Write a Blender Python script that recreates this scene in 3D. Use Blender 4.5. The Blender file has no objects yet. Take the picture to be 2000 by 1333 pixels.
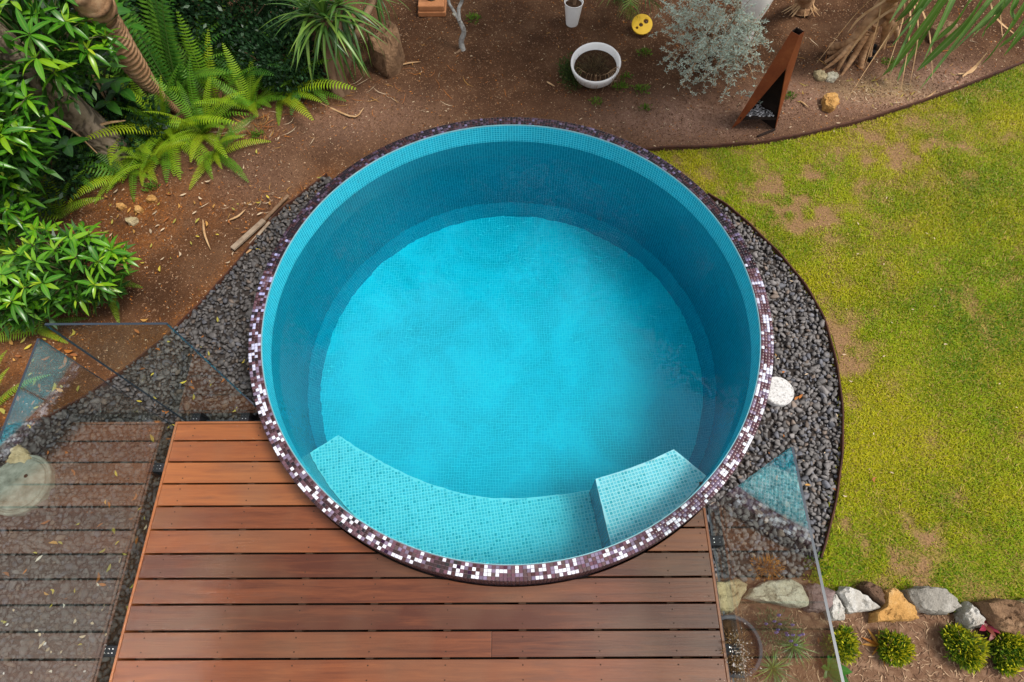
import bpy, bmesh, math, random
import numpy as np
from mathutils import Vector, Matrix

R = math.radians
scene = bpy.context.scene
col = scene.collection

# ------------------------------------------------------------------ camera
cam_data = bpy.data.cameras.new('camera')
cam_data.lens = 21.4278
cam_data.sensor_width = 36.0
cam_data.clip_start = 0.05
cam_data.clip_end = 400.0
cam = bpy.data.objects.new('camera', cam_data)
col.objects.link(cam)
_m = Matrix([[0.9999785, 0.0053733, 0.003751], [-0.0031136, 0.8932538, -0.4495419], [-0.0057661, 0.4495206, 0.8932514]]).to_4x4()
_m.translation = (0.0, 0.0, 4.2)
cam.matrix_world = _m
scene.camera = cam

# ------------------------------------------------------------------ sky, sun, exposure
SUN_EL, SUN_AZ = R(62), R(102)            # azimuth clockwise from +Y
world = bpy.data.worlds.new('World')
scene.world = world
world.use_nodes = True
wn = world.node_tree.nodes
wl = world.node_tree.links
wn.clear()
w_out = wn.new('ShaderNodeOutputWorld')
w_bg = wn.new('ShaderNodeBackground')
w_sky = wn.new('ShaderNodeTexSky')
w_sky.sky_type = 'NISHITA'
w_sky.sun_disc = False
w_sky.sun_elevation = SUN_EL
w_sky.sun_rotation = SUN_AZ
w_sky.air_density = 1.0
w_sky.dust_density = 2.0
w_tc = wn.new('ShaderNodeTexCoord')
w_ns = wn.new('ShaderNodeTexNoise')
w_ns.inputs['Scale'].default_value = 2.6
w_ns.inputs['Detail'].default_value = 7
w_ns.inputs['Roughness'].default_value = 0.55
w_rp = wn.new('ShaderNodeValToRGB')
w_rp.color_ramp.elements[0].position = 0.34
w_rp.color_ramp.elements[0].color = (0.22, 0.22, 0.22, 1)
w_rp.color_ramp.elements[1].position = 0.62
w_rp.color_ramp.elements[1].color = (1, 1, 1, 1)
w_mx = wn.new('ShaderNodeMix')
w_mx.data_type = 'RGBA'
w_mx.inputs[7].default_value = (10.6, 10.7, 11.0, 1)
w_bg.inputs['Strength'].default_value = 0.058
wl.new(w_tc.outputs['Generated'], w_ns.inputs['Vector'])
wl.new(w_ns.outputs['Fac'], w_rp.inputs['Fac'])
wl.new(w_rp.outputs['Color'], w_mx.inputs[0])
wl.new(w_sky.outputs['Color'], w_mx.inputs[6])
wl.new(w_mx.outputs[2], w_bg.inputs['Color'])
wl.new(w_bg.outputs['Background'], w_out.inputs['Surface'])

sun_data = bpy.data.lights.new('sun', 'SUN')
sun_data.energy = 2.35
sun_data.angle = R(18)
sun_data.color = (1.0, 0.95, 0.88)
sun = bpy.data.objects.new('sun', sun_data)
col.objects.link(sun)
_sd = Vector((math.sin(SUN_AZ) * math.cos(SUN_EL), math.cos(SUN_AZ) * math.cos(SUN_EL), math.sin(SUN_EL)))
sun.rotation_euler = _sd.to_track_quat('Z', 'Y').to_euler()

scene.view_settings.view_transform = 'Standard'
scene.view_settings.look = 'None'
scene.view_settings.exposure = 0.93
scene.view_settings.gamma = 1.0
scene.view_settings.use_curve_mapping = False
scene.cycles.use_denoising = True
scene.cycles.transparent_max_bounces = 16
scene.cycles.max_bounces = 10

rng = np.random.default_rng(7)
random.seed(7)

# ------------------------------------------------------------------ helpers
ORIGIN = {}

def tag(o, label=None, cat=None, group=None, kind=None):
    if label: o['label'] = label
    if cat: o['category'] = cat
    if group: o['group'] = group
    if kind: o['kind'] = kind
    return o

def link(o, parent=None, origin=None):
    col.objects.link(o)
    if parent is not None:
        o.parent = parent
    return o

def empty(name, loc, label, cat, group=None):
    o = bpy.data.objects.new(name, None)
    o.empty_display_size = 0.05
    o.location = loc
    col.objects.link(o)
    ORIGIN[o.name] = Vector(loc)
    return tag(o, label, cat, group)

def make_mesh(name, V, F, mats=(), smooth=False, color=None, mi=None, uv=None):
    """V (n,3); F a list of tuples or an (m,k) array; colour per vertex."""
    me = bpy.data.meshes.new(name)
    V = np.asarray(V, dtype=np.float32)
    if isinstance(F, np.ndarray):
        m, k = F.shape
        me.vertices.add(len(V))
        me.vertices.foreach_set('co', V.ravel())
        me.loops.add(m * k)
        me.loops.foreach_set('vertex_index', F.astype(np.int32).ravel())
        me.polygons.add(m)
        me.polygons.foreach_set('loop_start', np.arange(0, m * k, k, dtype=np.int32))
        me.polygons.foreach_set('loop_total', np.full(m, k, dtype=np.int32))
        me.update(calc_edges=True)
    else:
        me.from_pydata([tuple(map(float, v)) for v in V], [], [tuple(int(i) for i in f) for f in F])
    for mt in mats:
        me.materials.append(mt)
    if mi is not None:
        me.polygons.foreach_set('material_index', np.asarray(mi, dtype=np.int32))
    if smooth:
        me.polygons.foreach_set('use_smooth', np.ones(len(me.polygons), dtype=bool))
    if color is not None:
        c = np.asarray(color, dtype=np.float32)
        if c.ndim == 1: c = np.tile(c, (len(V), 1))
        if c.shape[1] == 3: c = np.concatenate([c, np.ones((len(c), 1), np.float32)], 1)
        a = me.color_attributes.new('Col', 'FLOAT_COLOR', 'POINT')
        a.data.foreach_set('color', c.ravel())
    if uv is not None:
        lay = me.uv_layers.new(name='UVMap')
        idx = np.zeros(len(me.loops), dtype=np.int32)
        me.loops.foreach_get('vertex_index', idx)
        lay.data.foreach_set('uv', np.asarray(uv, dtype=np.float32)[idx].ravel())
    me.validate()
    return me

def mk(name, V, F, mats=(), parent=None, **kw):
    """one object whose vertices are given in world space"""
    if not isinstance(mats, (list, tuple)): mats = (mats,)
    base = ORIGIN[parent.name] if parent is not None else Vector((0, 0, 0))
    V = np.asarray(V, dtype=np.float64)
    if parent is None:
        c = V.mean(0); c[2] = V[:, 2].min()
        base = Vector(c)
    me = make_mesh(name, V - np.array(base), F, mats, **kw)
    o = bpy.data.objects.new(name, me)
    link(o, parent)
    if parent is None: o.location = base
    ORIGIN[o.name] = base
    return o

def put(name, me, M, parent=None):
    """place shared mesh data with world matrix M"""
    o = bpy.data.objects.new(name, me)
    link(o, parent)
    if parent is not None:
        M = Matrix.Translation(-ORIGIN[parent.name]) @ M
    o.matrix_local = M
    ORIGIN[o.name] = M.translation.copy() if parent is None else ORIGIN[parent.name]
    return o

def box(x0, x1, y0, y1, z0, z1):
    V = [(x0, y0, z0), (x1, y0, z0), (x1, y1, z0), (x0, y1, z0), (x0, y0, z1), (x1, y0, z1), (x1, y1, z1), (x0, y1, z1)]
    F = [(0, 3, 2, 1), (4, 5, 6, 7), (0, 1, 5, 4), (1, 2, 6, 5), (2, 3, 7, 6), (3, 0, 4, 7)]
    return V, F

def bevel_mesh(o, w, seg=2):
    bm = bmesh.new(); bm.from_mesh(o.data)
    bmesh.ops.bevel(bm, geom=list(bm.edges), offset=w, segments=seg, profile=0.5, affect='EDGES')
    bm.to_mesh(o.data); bm.free()
    return o

def join(parts):
    V = []; F = []; n = 0
    for v, f in parts:
        V.extend(v); F.extend([tuple(i + n for i in q) for q in f]); n += len(v)
    return V, F

def prism(poly, z0, z1):
    n = len(poly)
    V = [(x, y, z0) for x, y in poly] + [(x, y, z1) for x, y in poly]
    F = [tuple(range(n - 1, -1, -1)), tuple(range(n, 2 * n))]
    F += [(i, (i + 1) % n, n + (i + 1) % n, n + i) for i in range(n)]
    return V, F

def tube(pts, rad, n=8, cap=True):
    pts = [Vector(q) for q in pts]
    V = []; F = []
    up = Vector((0.3, 0.2, 1)).normalized()
    for i, q in enumerate(pts):
        t = (pts[min(i + 1, len(pts) - 1)] - pts[max(i - 1, 0)]).normalized()
        a = t.cross(up)
        if a.length < 1e-3: a = t.cross(Vector((1, 0, 0)))
        a.normalize(); b = t.cross(a).normalized()
        r = rad[i] if hasattr(rad, '__len__') else rad
        for k in range(n):
            th = 2 * math.pi * k / n
            V.append(q + a * (r * math.cos(th)) + b * (r * math.sin(th)))
    for i in range(len(pts) - 1):
        for k in range(n):
            k2 = (k + 1) % n
            F.append((i * n + k, i * n + k2, (i + 1) * n + k2, (i + 1) * n + k))
    if cap:
        F.append(tuple(range(n))); F.append(tuple((len(pts) - 1) * n + k for k in range(n - 1, -1, -1)))
    return [tuple(v) for v in V], F

def smooth_path(pts, n):
    """Catmull-Rom through pts"""
    P = [np.array(q, float) for q in pts]
    P = [2 * P[0] - P[1]] + P + [2 * P[-1] - P[-2]]
    out = []
    segs = len(P) - 3
    for t in np.linspace(0, segs - 1e-6, n):
        i = int(t); u = t - i
        a, b, c, d = P[i:i + 4]
        out.append(0.5 * ((2 * b) + (c - a) * u + (2 * a - 5 * b + 4 * c - d) * u * u + (3 * b - a - 3 * c + d) * u ** 3))
    return out

def lathe(profile, cx, cy, n=48, close=False):
    V = []; F = []
    m = len(profile)
    for k in range(n):
        th = 2 * math.pi * k / n
        for r, z in profile:
            V.append((cx + r * math.cos(th), cy + r * math.sin(th), z))
    for k in range(n):
        k2 = (k + 1) % n
        for i in range(m - 1):
            F.append((k * m + i, k2 * m + i, k2 * m + i + 1, k * m + i + 1))
    return V, F

_lat = np.random.default_rng(3).random((64, 64, 64)).astype(np.float32)

def vnoise(P, scale, seed=0):
    """value noise, P (n,2|3) -> 0..1"""
    P = np.asarray(P, float) * scale
    if P.shape[1] == 2: P = np.concatenate([P, np.zeros((len(P), 1))], 1)
    P = P + seed * 7.31
    i = np.floor(P).astype(int); f = P - i
    f = f * f * (3 - 2 * f)
    r = np.zeros(len(P))
    for dx in (0, 1):
        for dy in (0, 1):
            for dz in (0, 1):
                w = (f[:, 0] if dx else 1 - f[:, 0]) * (f[:, 1] if dy else 1 - f[:, 1]) * (f[:, 2] if dz else 1 - f[:, 2])
                r += w * _lat[(i[:, 0] + dx) % 64, (i[:, 1] + dy) % 64, (i[:, 2] + dz) % 64]
    return r

def fbm(P, scale, seed=0, oct=4):
    r = 0; a = 0.5; t = 0
    for k in range(oct):
        r = r + a * vnoise(P, scale * 2 ** k, seed + k); t += a; a *= 0.5
    return r / t

def inside(pts, poly):
    pts = np.asarray(pts); poly = np.asarray(poly)
    x, y = pts[:, 0], pts[:, 1]
    res = np.zeros(len(pts), bool)
    j = len(poly) - 1
    for i in range(len(poly)):
        xi, yi = poly[i]; xj, yj = poly[j]
        c = ((yi > y) != (yj > y)) & (x < (xj - xi) * (y - yi) / (yj - yi + 1e-12) + xi)
        res ^= c; j = i
    return res

def dist_line(pts, line):
    pts = np.asarray(pts)[:, :2]; best = np.full(len(pts), 1e9)
    for a, b in zip(line[:-1], line[1:]):
        a = np.array(a[:2], float); b = np.array(b[:2], float); d = b - a
        t = np.clip(((pts - a) @ d) / (d @ d + 1e-12), 0, 1)
        best = np.minimum(best, np.linalg.norm(pts - a - t[:, None] * d, axis=1))
    return best

_cm = np.array(_m)[:3, :3]
def seen(P, margin=0.35):
    """points the photograph could show (with a generous margin) so that nothing is scattered far outside"""
    d = np.asarray(P, float) - np.array([0, 0, 4.2])
    z = -(d @ _cm[:, 2]); x = d @ _cm[:, 0] / z; y = d @ _cm[:, 1] / z
    return (np.abs(x) < 0.84 + margin) & (np.abs(y) < 0.56 + margin) & (z > 0)

# ------------------------------------------------------------------ materials
def new_mat(name):
    m = bpy.data.materials.new(name); m.use_nodes = True
    nt = m.node_tree; nt.nodes.clear()
    out = nt.nodes.new('ShaderNodeOutputMaterial')
    return m, nt, out

def N(nt, typ, ins=None, **props):
    n = nt.nodes.new(typ)
    for k, v in props.items(): setattr(n, k, v)
    for k, v in (ins or {}).items():
        s = n.inputs[k]
        if isinstance(v, bpy.types.NodeSocket): nt.links.new(v, s)
        else:
            if hasattr(s.default_value, '__len__') and not hasattr(v, '__len__'): v = (v,) * len(s.default_value)
            if hasattr(v, '__len__') and len(v) == 3 and len(s.default_value) == 4: v = (*v, 1)
            s.default_value = v
    return n

def ramp(nt, fac, stops):
    n = nt.nodes.new('ShaderNodeValToRGB')
    e = n.color_ramp.elements
    while len(e) < len(stops): e.new(0.5)
    for el, (p, c) in zip(e, stops):
        el.position = p; el.color = (*c, 1) if len(c) == 3 else c
    nt.links.new(fac, n.inputs[0])
    return n.outputs[0]

def mixc(nt, fac, a, b, mode='MIX'):
    n = nt.nodes.new('ShaderNodeMix'); n.data_type = 'RGBA'; n.blend_type = mode
    for s, v in ((n.inputs[0], fac), (n.inputs[6], a), (n.inputs[7], b)):
        if isinstance(v, bpy.types.NodeSocket): nt.links.new(v, s)
        elif hasattr(v, '__len__'): s.default_value = (*v, 1) if len(v) == 3 else v
        else: s.default_value = v
    return n.outputs[2]

def math_(nt, op, a, b=0.0, c=0.0):
    n = nt.nodes.new('ShaderNodeMath'); n.operation = op
    for s, v in zip(n.inputs, (a, b, c)):
        if isinstance(v, bpy.types.NodeSocket): nt.links.new(v, s)
        else: s.default_value = v
    return n.outputs[0]

def noise(nt, scale, detail=4, rough=0.55, vec=None, dist=0.0):
    n = N(nt, 'ShaderNodeTexNoise', {'Scale': scale, 'Detail': detail, 'Roughness': rough, 'Distortion': dist})
    if vec is not None: nt.links.new(vec, n.inputs['Vector'])
    return n

def coords(nt, scale=(1, 1, 1), kind='Object', rot=(0, 0, 0)):
    t = nt.nodes.new('ShaderNodeTexCoord')
    mp = N(nt, 'ShaderNodeMapping', {'Vector': t.outputs[kind], 'Scale': scale, 'Rotation': rot})
    return mp.outputs[0]

def bump(nt, h, strength=0.3, dist=0.01, normal=None):
    n = N(nt, 'ShaderNodeBump', {'Height': h, 'Strength': strength, 'Distance': dist})
    if normal is not None: nt.links.new(normal, n.inputs['Normal'])
    return n.outputs[0]

def princ(nt, out, color, rough=0.7, spec=0.5, normal=None, metal=0.0, coat=0.0):
    ins = {'Base Color': color, 'Roughness': rough, 'Specular IOR Level': spec, 'Metallic': metal, 'Coat Weight': coat}
    if normal is not None: ins['Normal'] = normal
    b = N(nt, 'ShaderNodeBsdfPrincipled', ins)
    nt.links.new(b.outputs[0], out.inputs[0])
    return b

def ramp_f(nt, v, lo, hi, amt):
    n = N(nt, 'ShaderNodeMapRange', {0: v, 1: lo, 2: hi, 3: 0.0, 4: amt})
    return n.outputs[0]

def obj_rand(nt):
    return nt.nodes.new('ShaderNodeObjectInfo').outputs['Random']

def geo_pos(nt, scale=(1, 1, 1)):
    g = nt.nodes.new('ShaderNodeNewGeometry')
    return N(nt, 'ShaderNodeMapping', {'Vector': g.outputs['Position'], 'Scale': scale}).outputs[0]

def attr(nt, name='Col'):
    n = nt.nodes.new('ShaderNodeAttribute'); n.attribute_name = name
    return n

def mat_attr(name, rough=0.7, spec=0.4, nscale=60, namt=0.35, translucent=0.0, bstr=0.0, coat=0.0):
    m, nt, out = new_mat(name)
    a = attr(nt)
    ns = noise(nt, nscale, 4, vec=geo_pos(nt))
    v = math_(nt, 'MULTIPLY_ADD', ns.outputs['Fac'], 2 * namt, 1 - namt)
    c = mixc(nt, 1.0, a.outputs['Color'], N(nt, 'ShaderNodeCombineColor', {0: v, 1: v, 2: v}).outputs[0], 'MULTIPLY')
    nm = bump(nt, ns.outputs['Fac'], bstr, 0.01) if bstr else None
    b = princ(nt, out, c, rough, spec, nm, coat=coat)
    if translucent:
        t = N(nt, 'ShaderNodeBsdfTranslucent', {'Color': c})
        mx = N(nt, 'ShaderNodeMixShader', {0: translucent, 1: b.outputs[0], 2: t.outputs[0]})
        nt.links.new(mx.outputs[0], out.inputs[0])
    return m

def mat_leaf(name, cols, rough=0.35, spec=0.5, mid=(0.5, 0.6, 0.2), midamt=0.35, transl=0.3):
    """leaf colour by object, plus patchy tone along the plant and a pale midrib"""
    m, nt, out = new_mat(name)
    stops = [(i / max(1, len(cols) - 1), c) for i, c in enumerate(cols)]
    ns = noise(nt, 14, 3, vec=geo_pos(nt))
    f = math_(nt, 'ADD', math_(nt, 'MULTIPLY', obj_rand(nt), 0.72), math_(nt, 'MULTIPLY', ns.outputs['Fac'], 0.28))
    c = ramp(nt, f, stops)
    a = attr(nt)
    sep = N(nt, 'ShaderNodeSeparateColor', {0: a.outputs['Color']})
    c = mixc(nt, math_(nt, 'MULTIPLY', math_(nt, 'POWER', sep.outputs[0], 7.0), midamt), c, mid)
    b = princ(nt, out, c, rough, spec)
    t = N(nt, 'ShaderNodeBsdfTranslucent', {'Color': c})
    mx = N(nt, 'ShaderNodeMixShader', {0: transl, 1: b.outputs[0], 2: t.outputs[0]})
    nt.links.new(mx.outputs[0], out.inputs[0])
    return m

def mat_noise(name, stops, scale=8, rough=0.85, spec=0.3, stretch=(1, 1, 1), bscale=40, bstr=0.4, bdist=0.01, detail=8, metal=0.0, nd=0.0, shade=False):
    m, nt, out = new_mat(name)
    v = geo_pos(nt, stretch)
    n1 = noise(nt, scale, detail, 0.6, vec=v, dist=nd)
    n2 = noise(nt, bscale, 6, 0.65, vec=v)
    f = math_(nt, 'ADD', math_(nt, 'MULTIPLY', n1.outputs['Fac'], 0.75), math_(nt, 'MULTIPLY', n2.outputs['Fac'], 0.25))
    c = ramp(nt, f, stops)
    if shade: c = mixc(nt, 1.0, c, attr(nt).outputs['Color'], 'MULTIPLY')
    princ(nt, out, c, rough, spec, bump(nt, n2.outputs['Fac'], bstr, bdist), metal)
    return m

# --- pool tile: light grout lines between small teal tiles
def mat_tile(name, mode, pu=0.023, pv=0.023, grout=0.2, tile_a=(0.002, 0.175, 0.265), tile_b=(0.004, 0.245, 0.355), grout_c=(0.04, 0.38, 0.50), rotz=0.0, light_dapple=0.25):
    m, nt, out = new_mat(name)
    if mode == 'uv':
        t = nt.nodes.new('ShaderNodeTexCoord').outputs['UV']
        vec = t
    else:
        vec = N(nt, 'ShaderNodeMapping', {'Vector': nt.nodes.new('ShaderNodeNewGeometry').outputs['Position'], 'Rotation': (0, 0, rotz)}).outputs[0]
    sep = N(nt, 'ShaderNodeSeparateXYZ', {0: vec})
    u = math_(nt, 'DIVIDE', sep.outputs[0], pu); v = math_(nt, 'DIVIDE', sep.outputs[1], pv)
    fu = math_(nt, 'FRACT', u); fv = math_(nt, 'FRACT', v)
    du = math_(nt, 'ABSOLUTE', math_(nt, 'SUBTRACT', fu, 0.5)); dv = math_(nt, 'ABSOLUTE', math_(nt, 'SUBTRACT', fv, 0.5))
    mx = math_(nt, 'MAXIMUM', du, dv)
    g = math_(nt, 'GREATER_THAN', mx, 0.5 - grout / 2)
    cell = N(nt, 'ShaderNodeCombineXYZ', {0: math_(nt, 'FLOOR', u), 1: math_(nt, 'FLOOR', v)})
    wn_ = N(nt, 'ShaderNodeTexWhiteNoise', {'Vector': cell.outputs[0]}, noise_dimensions='2D')
    tc = mixc(nt, wn_.outputs['Value'], tile_a, tile_b)
    big = noise(nt, 1.3, 4, vec=geo_pos(nt))
    tc = mixc(nt, math_(nt, 'MULTIPLY', big.outputs['Fac'], 0.35), tc, tile_b)
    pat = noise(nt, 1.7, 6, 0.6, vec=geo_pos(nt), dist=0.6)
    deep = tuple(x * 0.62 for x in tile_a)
    tc = mixc(nt, ramp_f(nt, pat.outputs['Fac'], 0.56, 0.36, light_dapple), tc, deep)  # cloud and ripple light painted in as darker and paler tile tone
    tc = mixc(nt, ramp_f(nt, pat.outputs['Fac'], 0.54, 0.68, light_dapple * 0.7), tc, tuple(min(0.92, x * 1.25 + 0.01) for x in tile_b))
    c = mixc(nt, g, tc, grout_c)
    princ(nt, out, c, 0.25, 0.5, bump(nt, math_(nt, 'SUBTRACT', 1.0, g), 0.25, 0.002))
    return m

M_tile_wall = mat_tile('teal_wall_tile_shaded', 'uv', 0.0230, 0.0230, 0.13)  # one tile all over; underwater shade painted in as a darker tone
M_tile_band = mat_tile('teal_wall_tile_lit', 'uv', 0.0230, 0.0230, 0.17, (0.003, 0.29, 0.40), (0.006, 0.39, 0.52), (0.10, 0.62, 0.74))  # the same tile, stronger light above the water painted in
M_tile_cove = mat_tile('teal_cove_tile_lit', 'uv', 0.0230, 0.0230, 0.13, (0.003, 0.27, 0.39), (0.006, 0.36, 0.49), (0.06, 0.50, 0.62))  # the same tile, lightened for the light an upturned face catches
M_tile_floor = mat_tile('teal_floor_tile', 'xy', 0.0230, 0.0230, 0.15, (0.006, 0.58, 0.74), (0.02, 0.67, 0.82), (0.10, 0.78, 0.88), light_dapple=0.5)  # stronger painted cloud light on the floor
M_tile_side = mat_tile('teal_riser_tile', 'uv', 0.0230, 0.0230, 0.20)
M_grout_pale = mat_noise('pale_teal_grout', [(0.3, (0.48, 0.82, 0.89)), (0.7, (0.60, 0.89, 0.93))], 6, 0.6, 0.3, bstr=0.1)
M_rim_grout = mat_noise('rim_grout', [(0.3, (0.13, 0.085, 0.105)), (0.7, (0.24, 0.165, 0.20))], 9, 0.8, 0.2, bstr=0.2)
M_rim_tile = mat_attr('glass_mosaic', 0.16, 0.35, 90, 0.25)
M_submerged_tile = mat_attr('submerged_mosaic', 0.25, 0.5, 50, 0.18)
M_edge_trim = mat_noise('edge_trim', [(0.3, (0.16, 0.38, 0.42)), (0.7, (0.26, 0.50, 0.54))], 8, 0.4, 0.5, bstr=0.05)

# --- water: clear, absorbs red, mirrors the sky weakly
def mat_water():
    m, nt, out = new_mat('pool_water')
    n1 = noise(nt, 2.3, 3, 0.5, vec=geo_pos(nt), dist=0.4)
    n2 = noise(nt, 11.0, 2, 0.5, vec=geo_pos(nt))
    h = math_(nt, 'ADD', n1.outputs['Fac'], math_(nt, 'MULTIPLY', n2.outputs['Fac'], 0.16))
    nm = bump(nt, h, 0.38, 0.02)
    gl = N(nt, 'ShaderNodeBsdfGlass', {'Color': (1, 1, 1), 'Roughness': 0.0, 'IOR': 1.333, 'Normal': nm})
    nt.links.new(gl.outputs[0], out.inputs['Surface'])
    ab = N(nt, 'ShaderNodeVolumeAbsorption', {'Color': (0.008, 0.945, 0.985), 'Density': 1.0})
    nt.links.new(ab.outputs[0], out.inputs['Volume'])
    return m
M_water = mat_water()

def mat_glass(name, f0, k=1.0):
    m, nt, out = new_mat(name)
    lw = N(nt, 'ShaderNodeLayerWeight', {'Blend': 0.5})
    fr = math_(nt, 'MULTIPLY_ADD', math_(nt, 'POWER', lw.outputs['Facing'], 5.0), k * (1.0 - f0), f0)
    tr = N(nt, 'ShaderNodeBsdfTransparent', {'Color': (0.90, 0.945, 0.925)})
    gl = N(nt, 'ShaderNodeBsdfGlossy', {'Color': (1, 1, 1), 'Roughness': 0.0})
    mx = N(nt, 'ShaderNodeMixShader', {0: fr, 1: tr.outputs[0], 2: gl.outputs[0]})
    nt.links.new(mx.outputs[0], out.inputs['Surface'])
    return m
M_glass = mat_glass('coated_glass', 0.145)
M_glass_plain = mat_glass('weak_mirror_glass', 0.015, 0.45)  # same glass as the side panels, its deck reflection turned down
M_glass_edge = mat_noise('glass_edge', [(0.3, (0.020, 0.030, 0.042)), (0.7, (0.035, 0.048, 0.065))], 4, 0.3, 0.25, bstr=0.0)

# --- timber
def mat_wood(name, a, b, c):
    m, nt, out = new_mat(name)
    rnd = obj_rand(nt)
    gp = nt.nodes.new('ShaderNodeNewGeometry').outputs['Position']
    off = N(nt, 'ShaderNodeCombineXYZ', {0: math_(nt, 'MULTIPLY', rnd, 37.0), 1: math_(nt, 'MULTIPLY', rnd, 13.0), 2: 0.0})
    vec = N(nt, 'ShaderNodeVectorMath', {0: gp, 1: off.outputs[0]}, operation='ADD').outputs[0]
    st = N(nt, 'ShaderNodeMapping', {'Vector': vec, 'Scale': (1.1, 16, 6)}).outputs[0]
    fine = N(nt, 'ShaderNodeMapping', {'Vector': vec, 'Scale': (5, 150, 30)}).outputs[0]
    n1 = noise(nt, 1.6, 6, 0.6, vec=st, dist=0.8)
    n2 = noise(nt, 1.4, 5, 0.6, vec=fine)
    n3 = noise(nt, 1.5, 3, 0.5, vec=vec)
    f = math_(nt, 'ADD', math_(nt, 'ADD', math_(nt, 'MULTIPLY', n1.outputs['Fac'], 0.55), math_(nt, 'MULTIPLY', n2.outputs['Fac'], 0.2)), math_(nt, 'MULTIPLY_ADD', rnd, 0.52, -0.15))
    cc = ramp(nt, f, [(0.22, a), (0.50, b), (0.80, c)])
    grey = mixc(nt, math_(nt, 'MULTIPLY', math_(nt, 'GREATER_THAN', n3.outputs['Fac'], -1.0), ramp_f(nt, n3.outputs['Fac'], 0.46, 0.68, 0.38)), cc, (0.15, 0.088, 0.050))
    stain = noise(nt, 4.5, 5, 0.6, vec=N(nt, 'ShaderNodeMapping', {'Vector': vec, 'Scale': (0.7, 4, 1)}).outputs[0])
    grey = mixc(nt, ramp_f(nt, stain.outputs['Fac'], 0.58, 0.74, 0.55), grey, (0.085, 0.035, 0.022))
    h = math_(nt, 'ADD', n2.outputs['Fac'], math_(nt, 'MULTIPLY', n1.outputs['Fac'], 0.5))
    princ(nt, out, grey, 0.36, 0.32, bump(nt, h, 0.22, 0.003))
    return m

M_wood = mat_wood('merbau_decking', (0.065, 0.017, 0.007), (0.165, 0.048, 0.017), (0.29, 0.096, 0.028))
M_joist = mat_noise('joist_timber', [(0.3, (0.022, 0.011, 0.007)), (0.7, (0.065, 0.035, 0.021))], 5, 0.8, 0.2, (1, 1, 1))
M_black = mat_noise('black_powder_coat', [(0.3, (0.008, 0.008, 0.010)), (0.7, (0.018, 0.018, 0.022))], 12, 0.6, 0.2, bstr=0.1)
M_alu = mat_noise('brushed_aluminium', [(0.3, (0.55, 0.55, 0.55)), (0.7, (0.75, 0.75, 0.76))], 20, 0.3, 0.5, bstr=0.05, metal=1.0)
M_steel_edge = mat_noise('rusted_edging', [(0.3, (0.03, 0.014, 0.010)), (0.7, (0.09, 0.035, 0.02))], 14, 0.8, 0.2, bstr=0.3)
M_rust = mat_noise('weathered_steel', [(0.25, (0.085, 0.018, 0.006)), (0.5, (0.17, 0.040, 0.010)), (0.75, (0.26, 0.075, 0.02))], 5, 0.75, 0.25, (1, 1, 1), 60, 0.3, 0.004)
M_soot = mat_noise('sooty_steel', [(0.3, (0.010, 0.007, 0.006)), (0.7, (0.03, 0.018, 0.014))], 6, 0.85, 0.15, bstr=0.3)
M_ash = mat_noise('pale_ash', [(0.35, (0.06, 0.055, 0.055)), (0.55, (0.16, 0.15, 0.15)), (0.7, (0.42, 0.40, 0.39))], 30, 0.95, 0.1, bstr=0.8)
M_white_pot = mat_noise('white_glaze_weathered', [(0.28, (0.50, 0.46, 0.40)), (0.42, (0.76, 0.74, 0.71)), (0.8, (0.86, 0.85, 0.83))], 5, 0.45, 0.4, bstr=0.15)
M_terracotta = mat_noise('terracotta', [(0.3, (0.36, 0.14, 0.055)), (0.7, (0.56, 0.25, 0.11))], 7, 0.8, 0.2, bstr=0.2)
M_bronze = mat_noise('dark_bronze', [(0.3, (0.035, 0.026, 0.014)), (0.7, (0.12, 0.085, 0.04))], 12, 0.5, 0.4, bstr=0.3)
M_yellow = mat_noise('yellow_plastic', [(0.3, (0.74, 0.43, 0.012)), (0.7, (0.84, 0.52, 0.02))], 8, 0.45, 0.4, bstr=0.05)
M_pot_soil = mat_noise('dark_potting_soil', [(0.3, (0.025, 0.014, 0.008)), (0.7, (0.10, 0.055, 0.03))], 40, 0.95, 0.1, bstr=0.8, bscale=120)
M_concrete = mat_noise('mossy_concrete', [(0.30, (0.085, 0.09, 0.068)), (0.5, (0.19, 0.20, 0.165)), (0.72, (0.32, 0.33, 0.28))], 16, 0.9, 0.2, bstr=0.3)
M_grey_clay = mat_noise('grey_clay', [(0.3, (0.060, 0.056, 0.062)), (0.7, (0.10, 0.095, 0.105))], 9, 0.8, 0.2, bstr=0.2)

def mat_granite():
    m, nt, out = new_mat('white_granite')
    v = geo_pos(nt)
    n1 = noise(nt, 85, 3, 0.7, vec=v)
    n2 = noise(nt, 14, 4, 0.6, vec=v)
    c = ramp(nt, n1.outputs['Fac'], [(0.34, (0.16, 0.155, 0.15)), (0.46, (0.46, 0.45, 0.44)), (0.7, (0.62, 0.61, 0.60))])
    c = mixc(nt, math_(nt, 'MULTIPLY', n2.outputs['Fac'], 0.2), c, (0.62, 0.6, 0.57))
    princ(nt, out, c, 0.7, 0.3, bump(nt, n1.outputs['Fac'], 0.2, 0.002))
    return m
M_granite = mat_granite()

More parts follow.
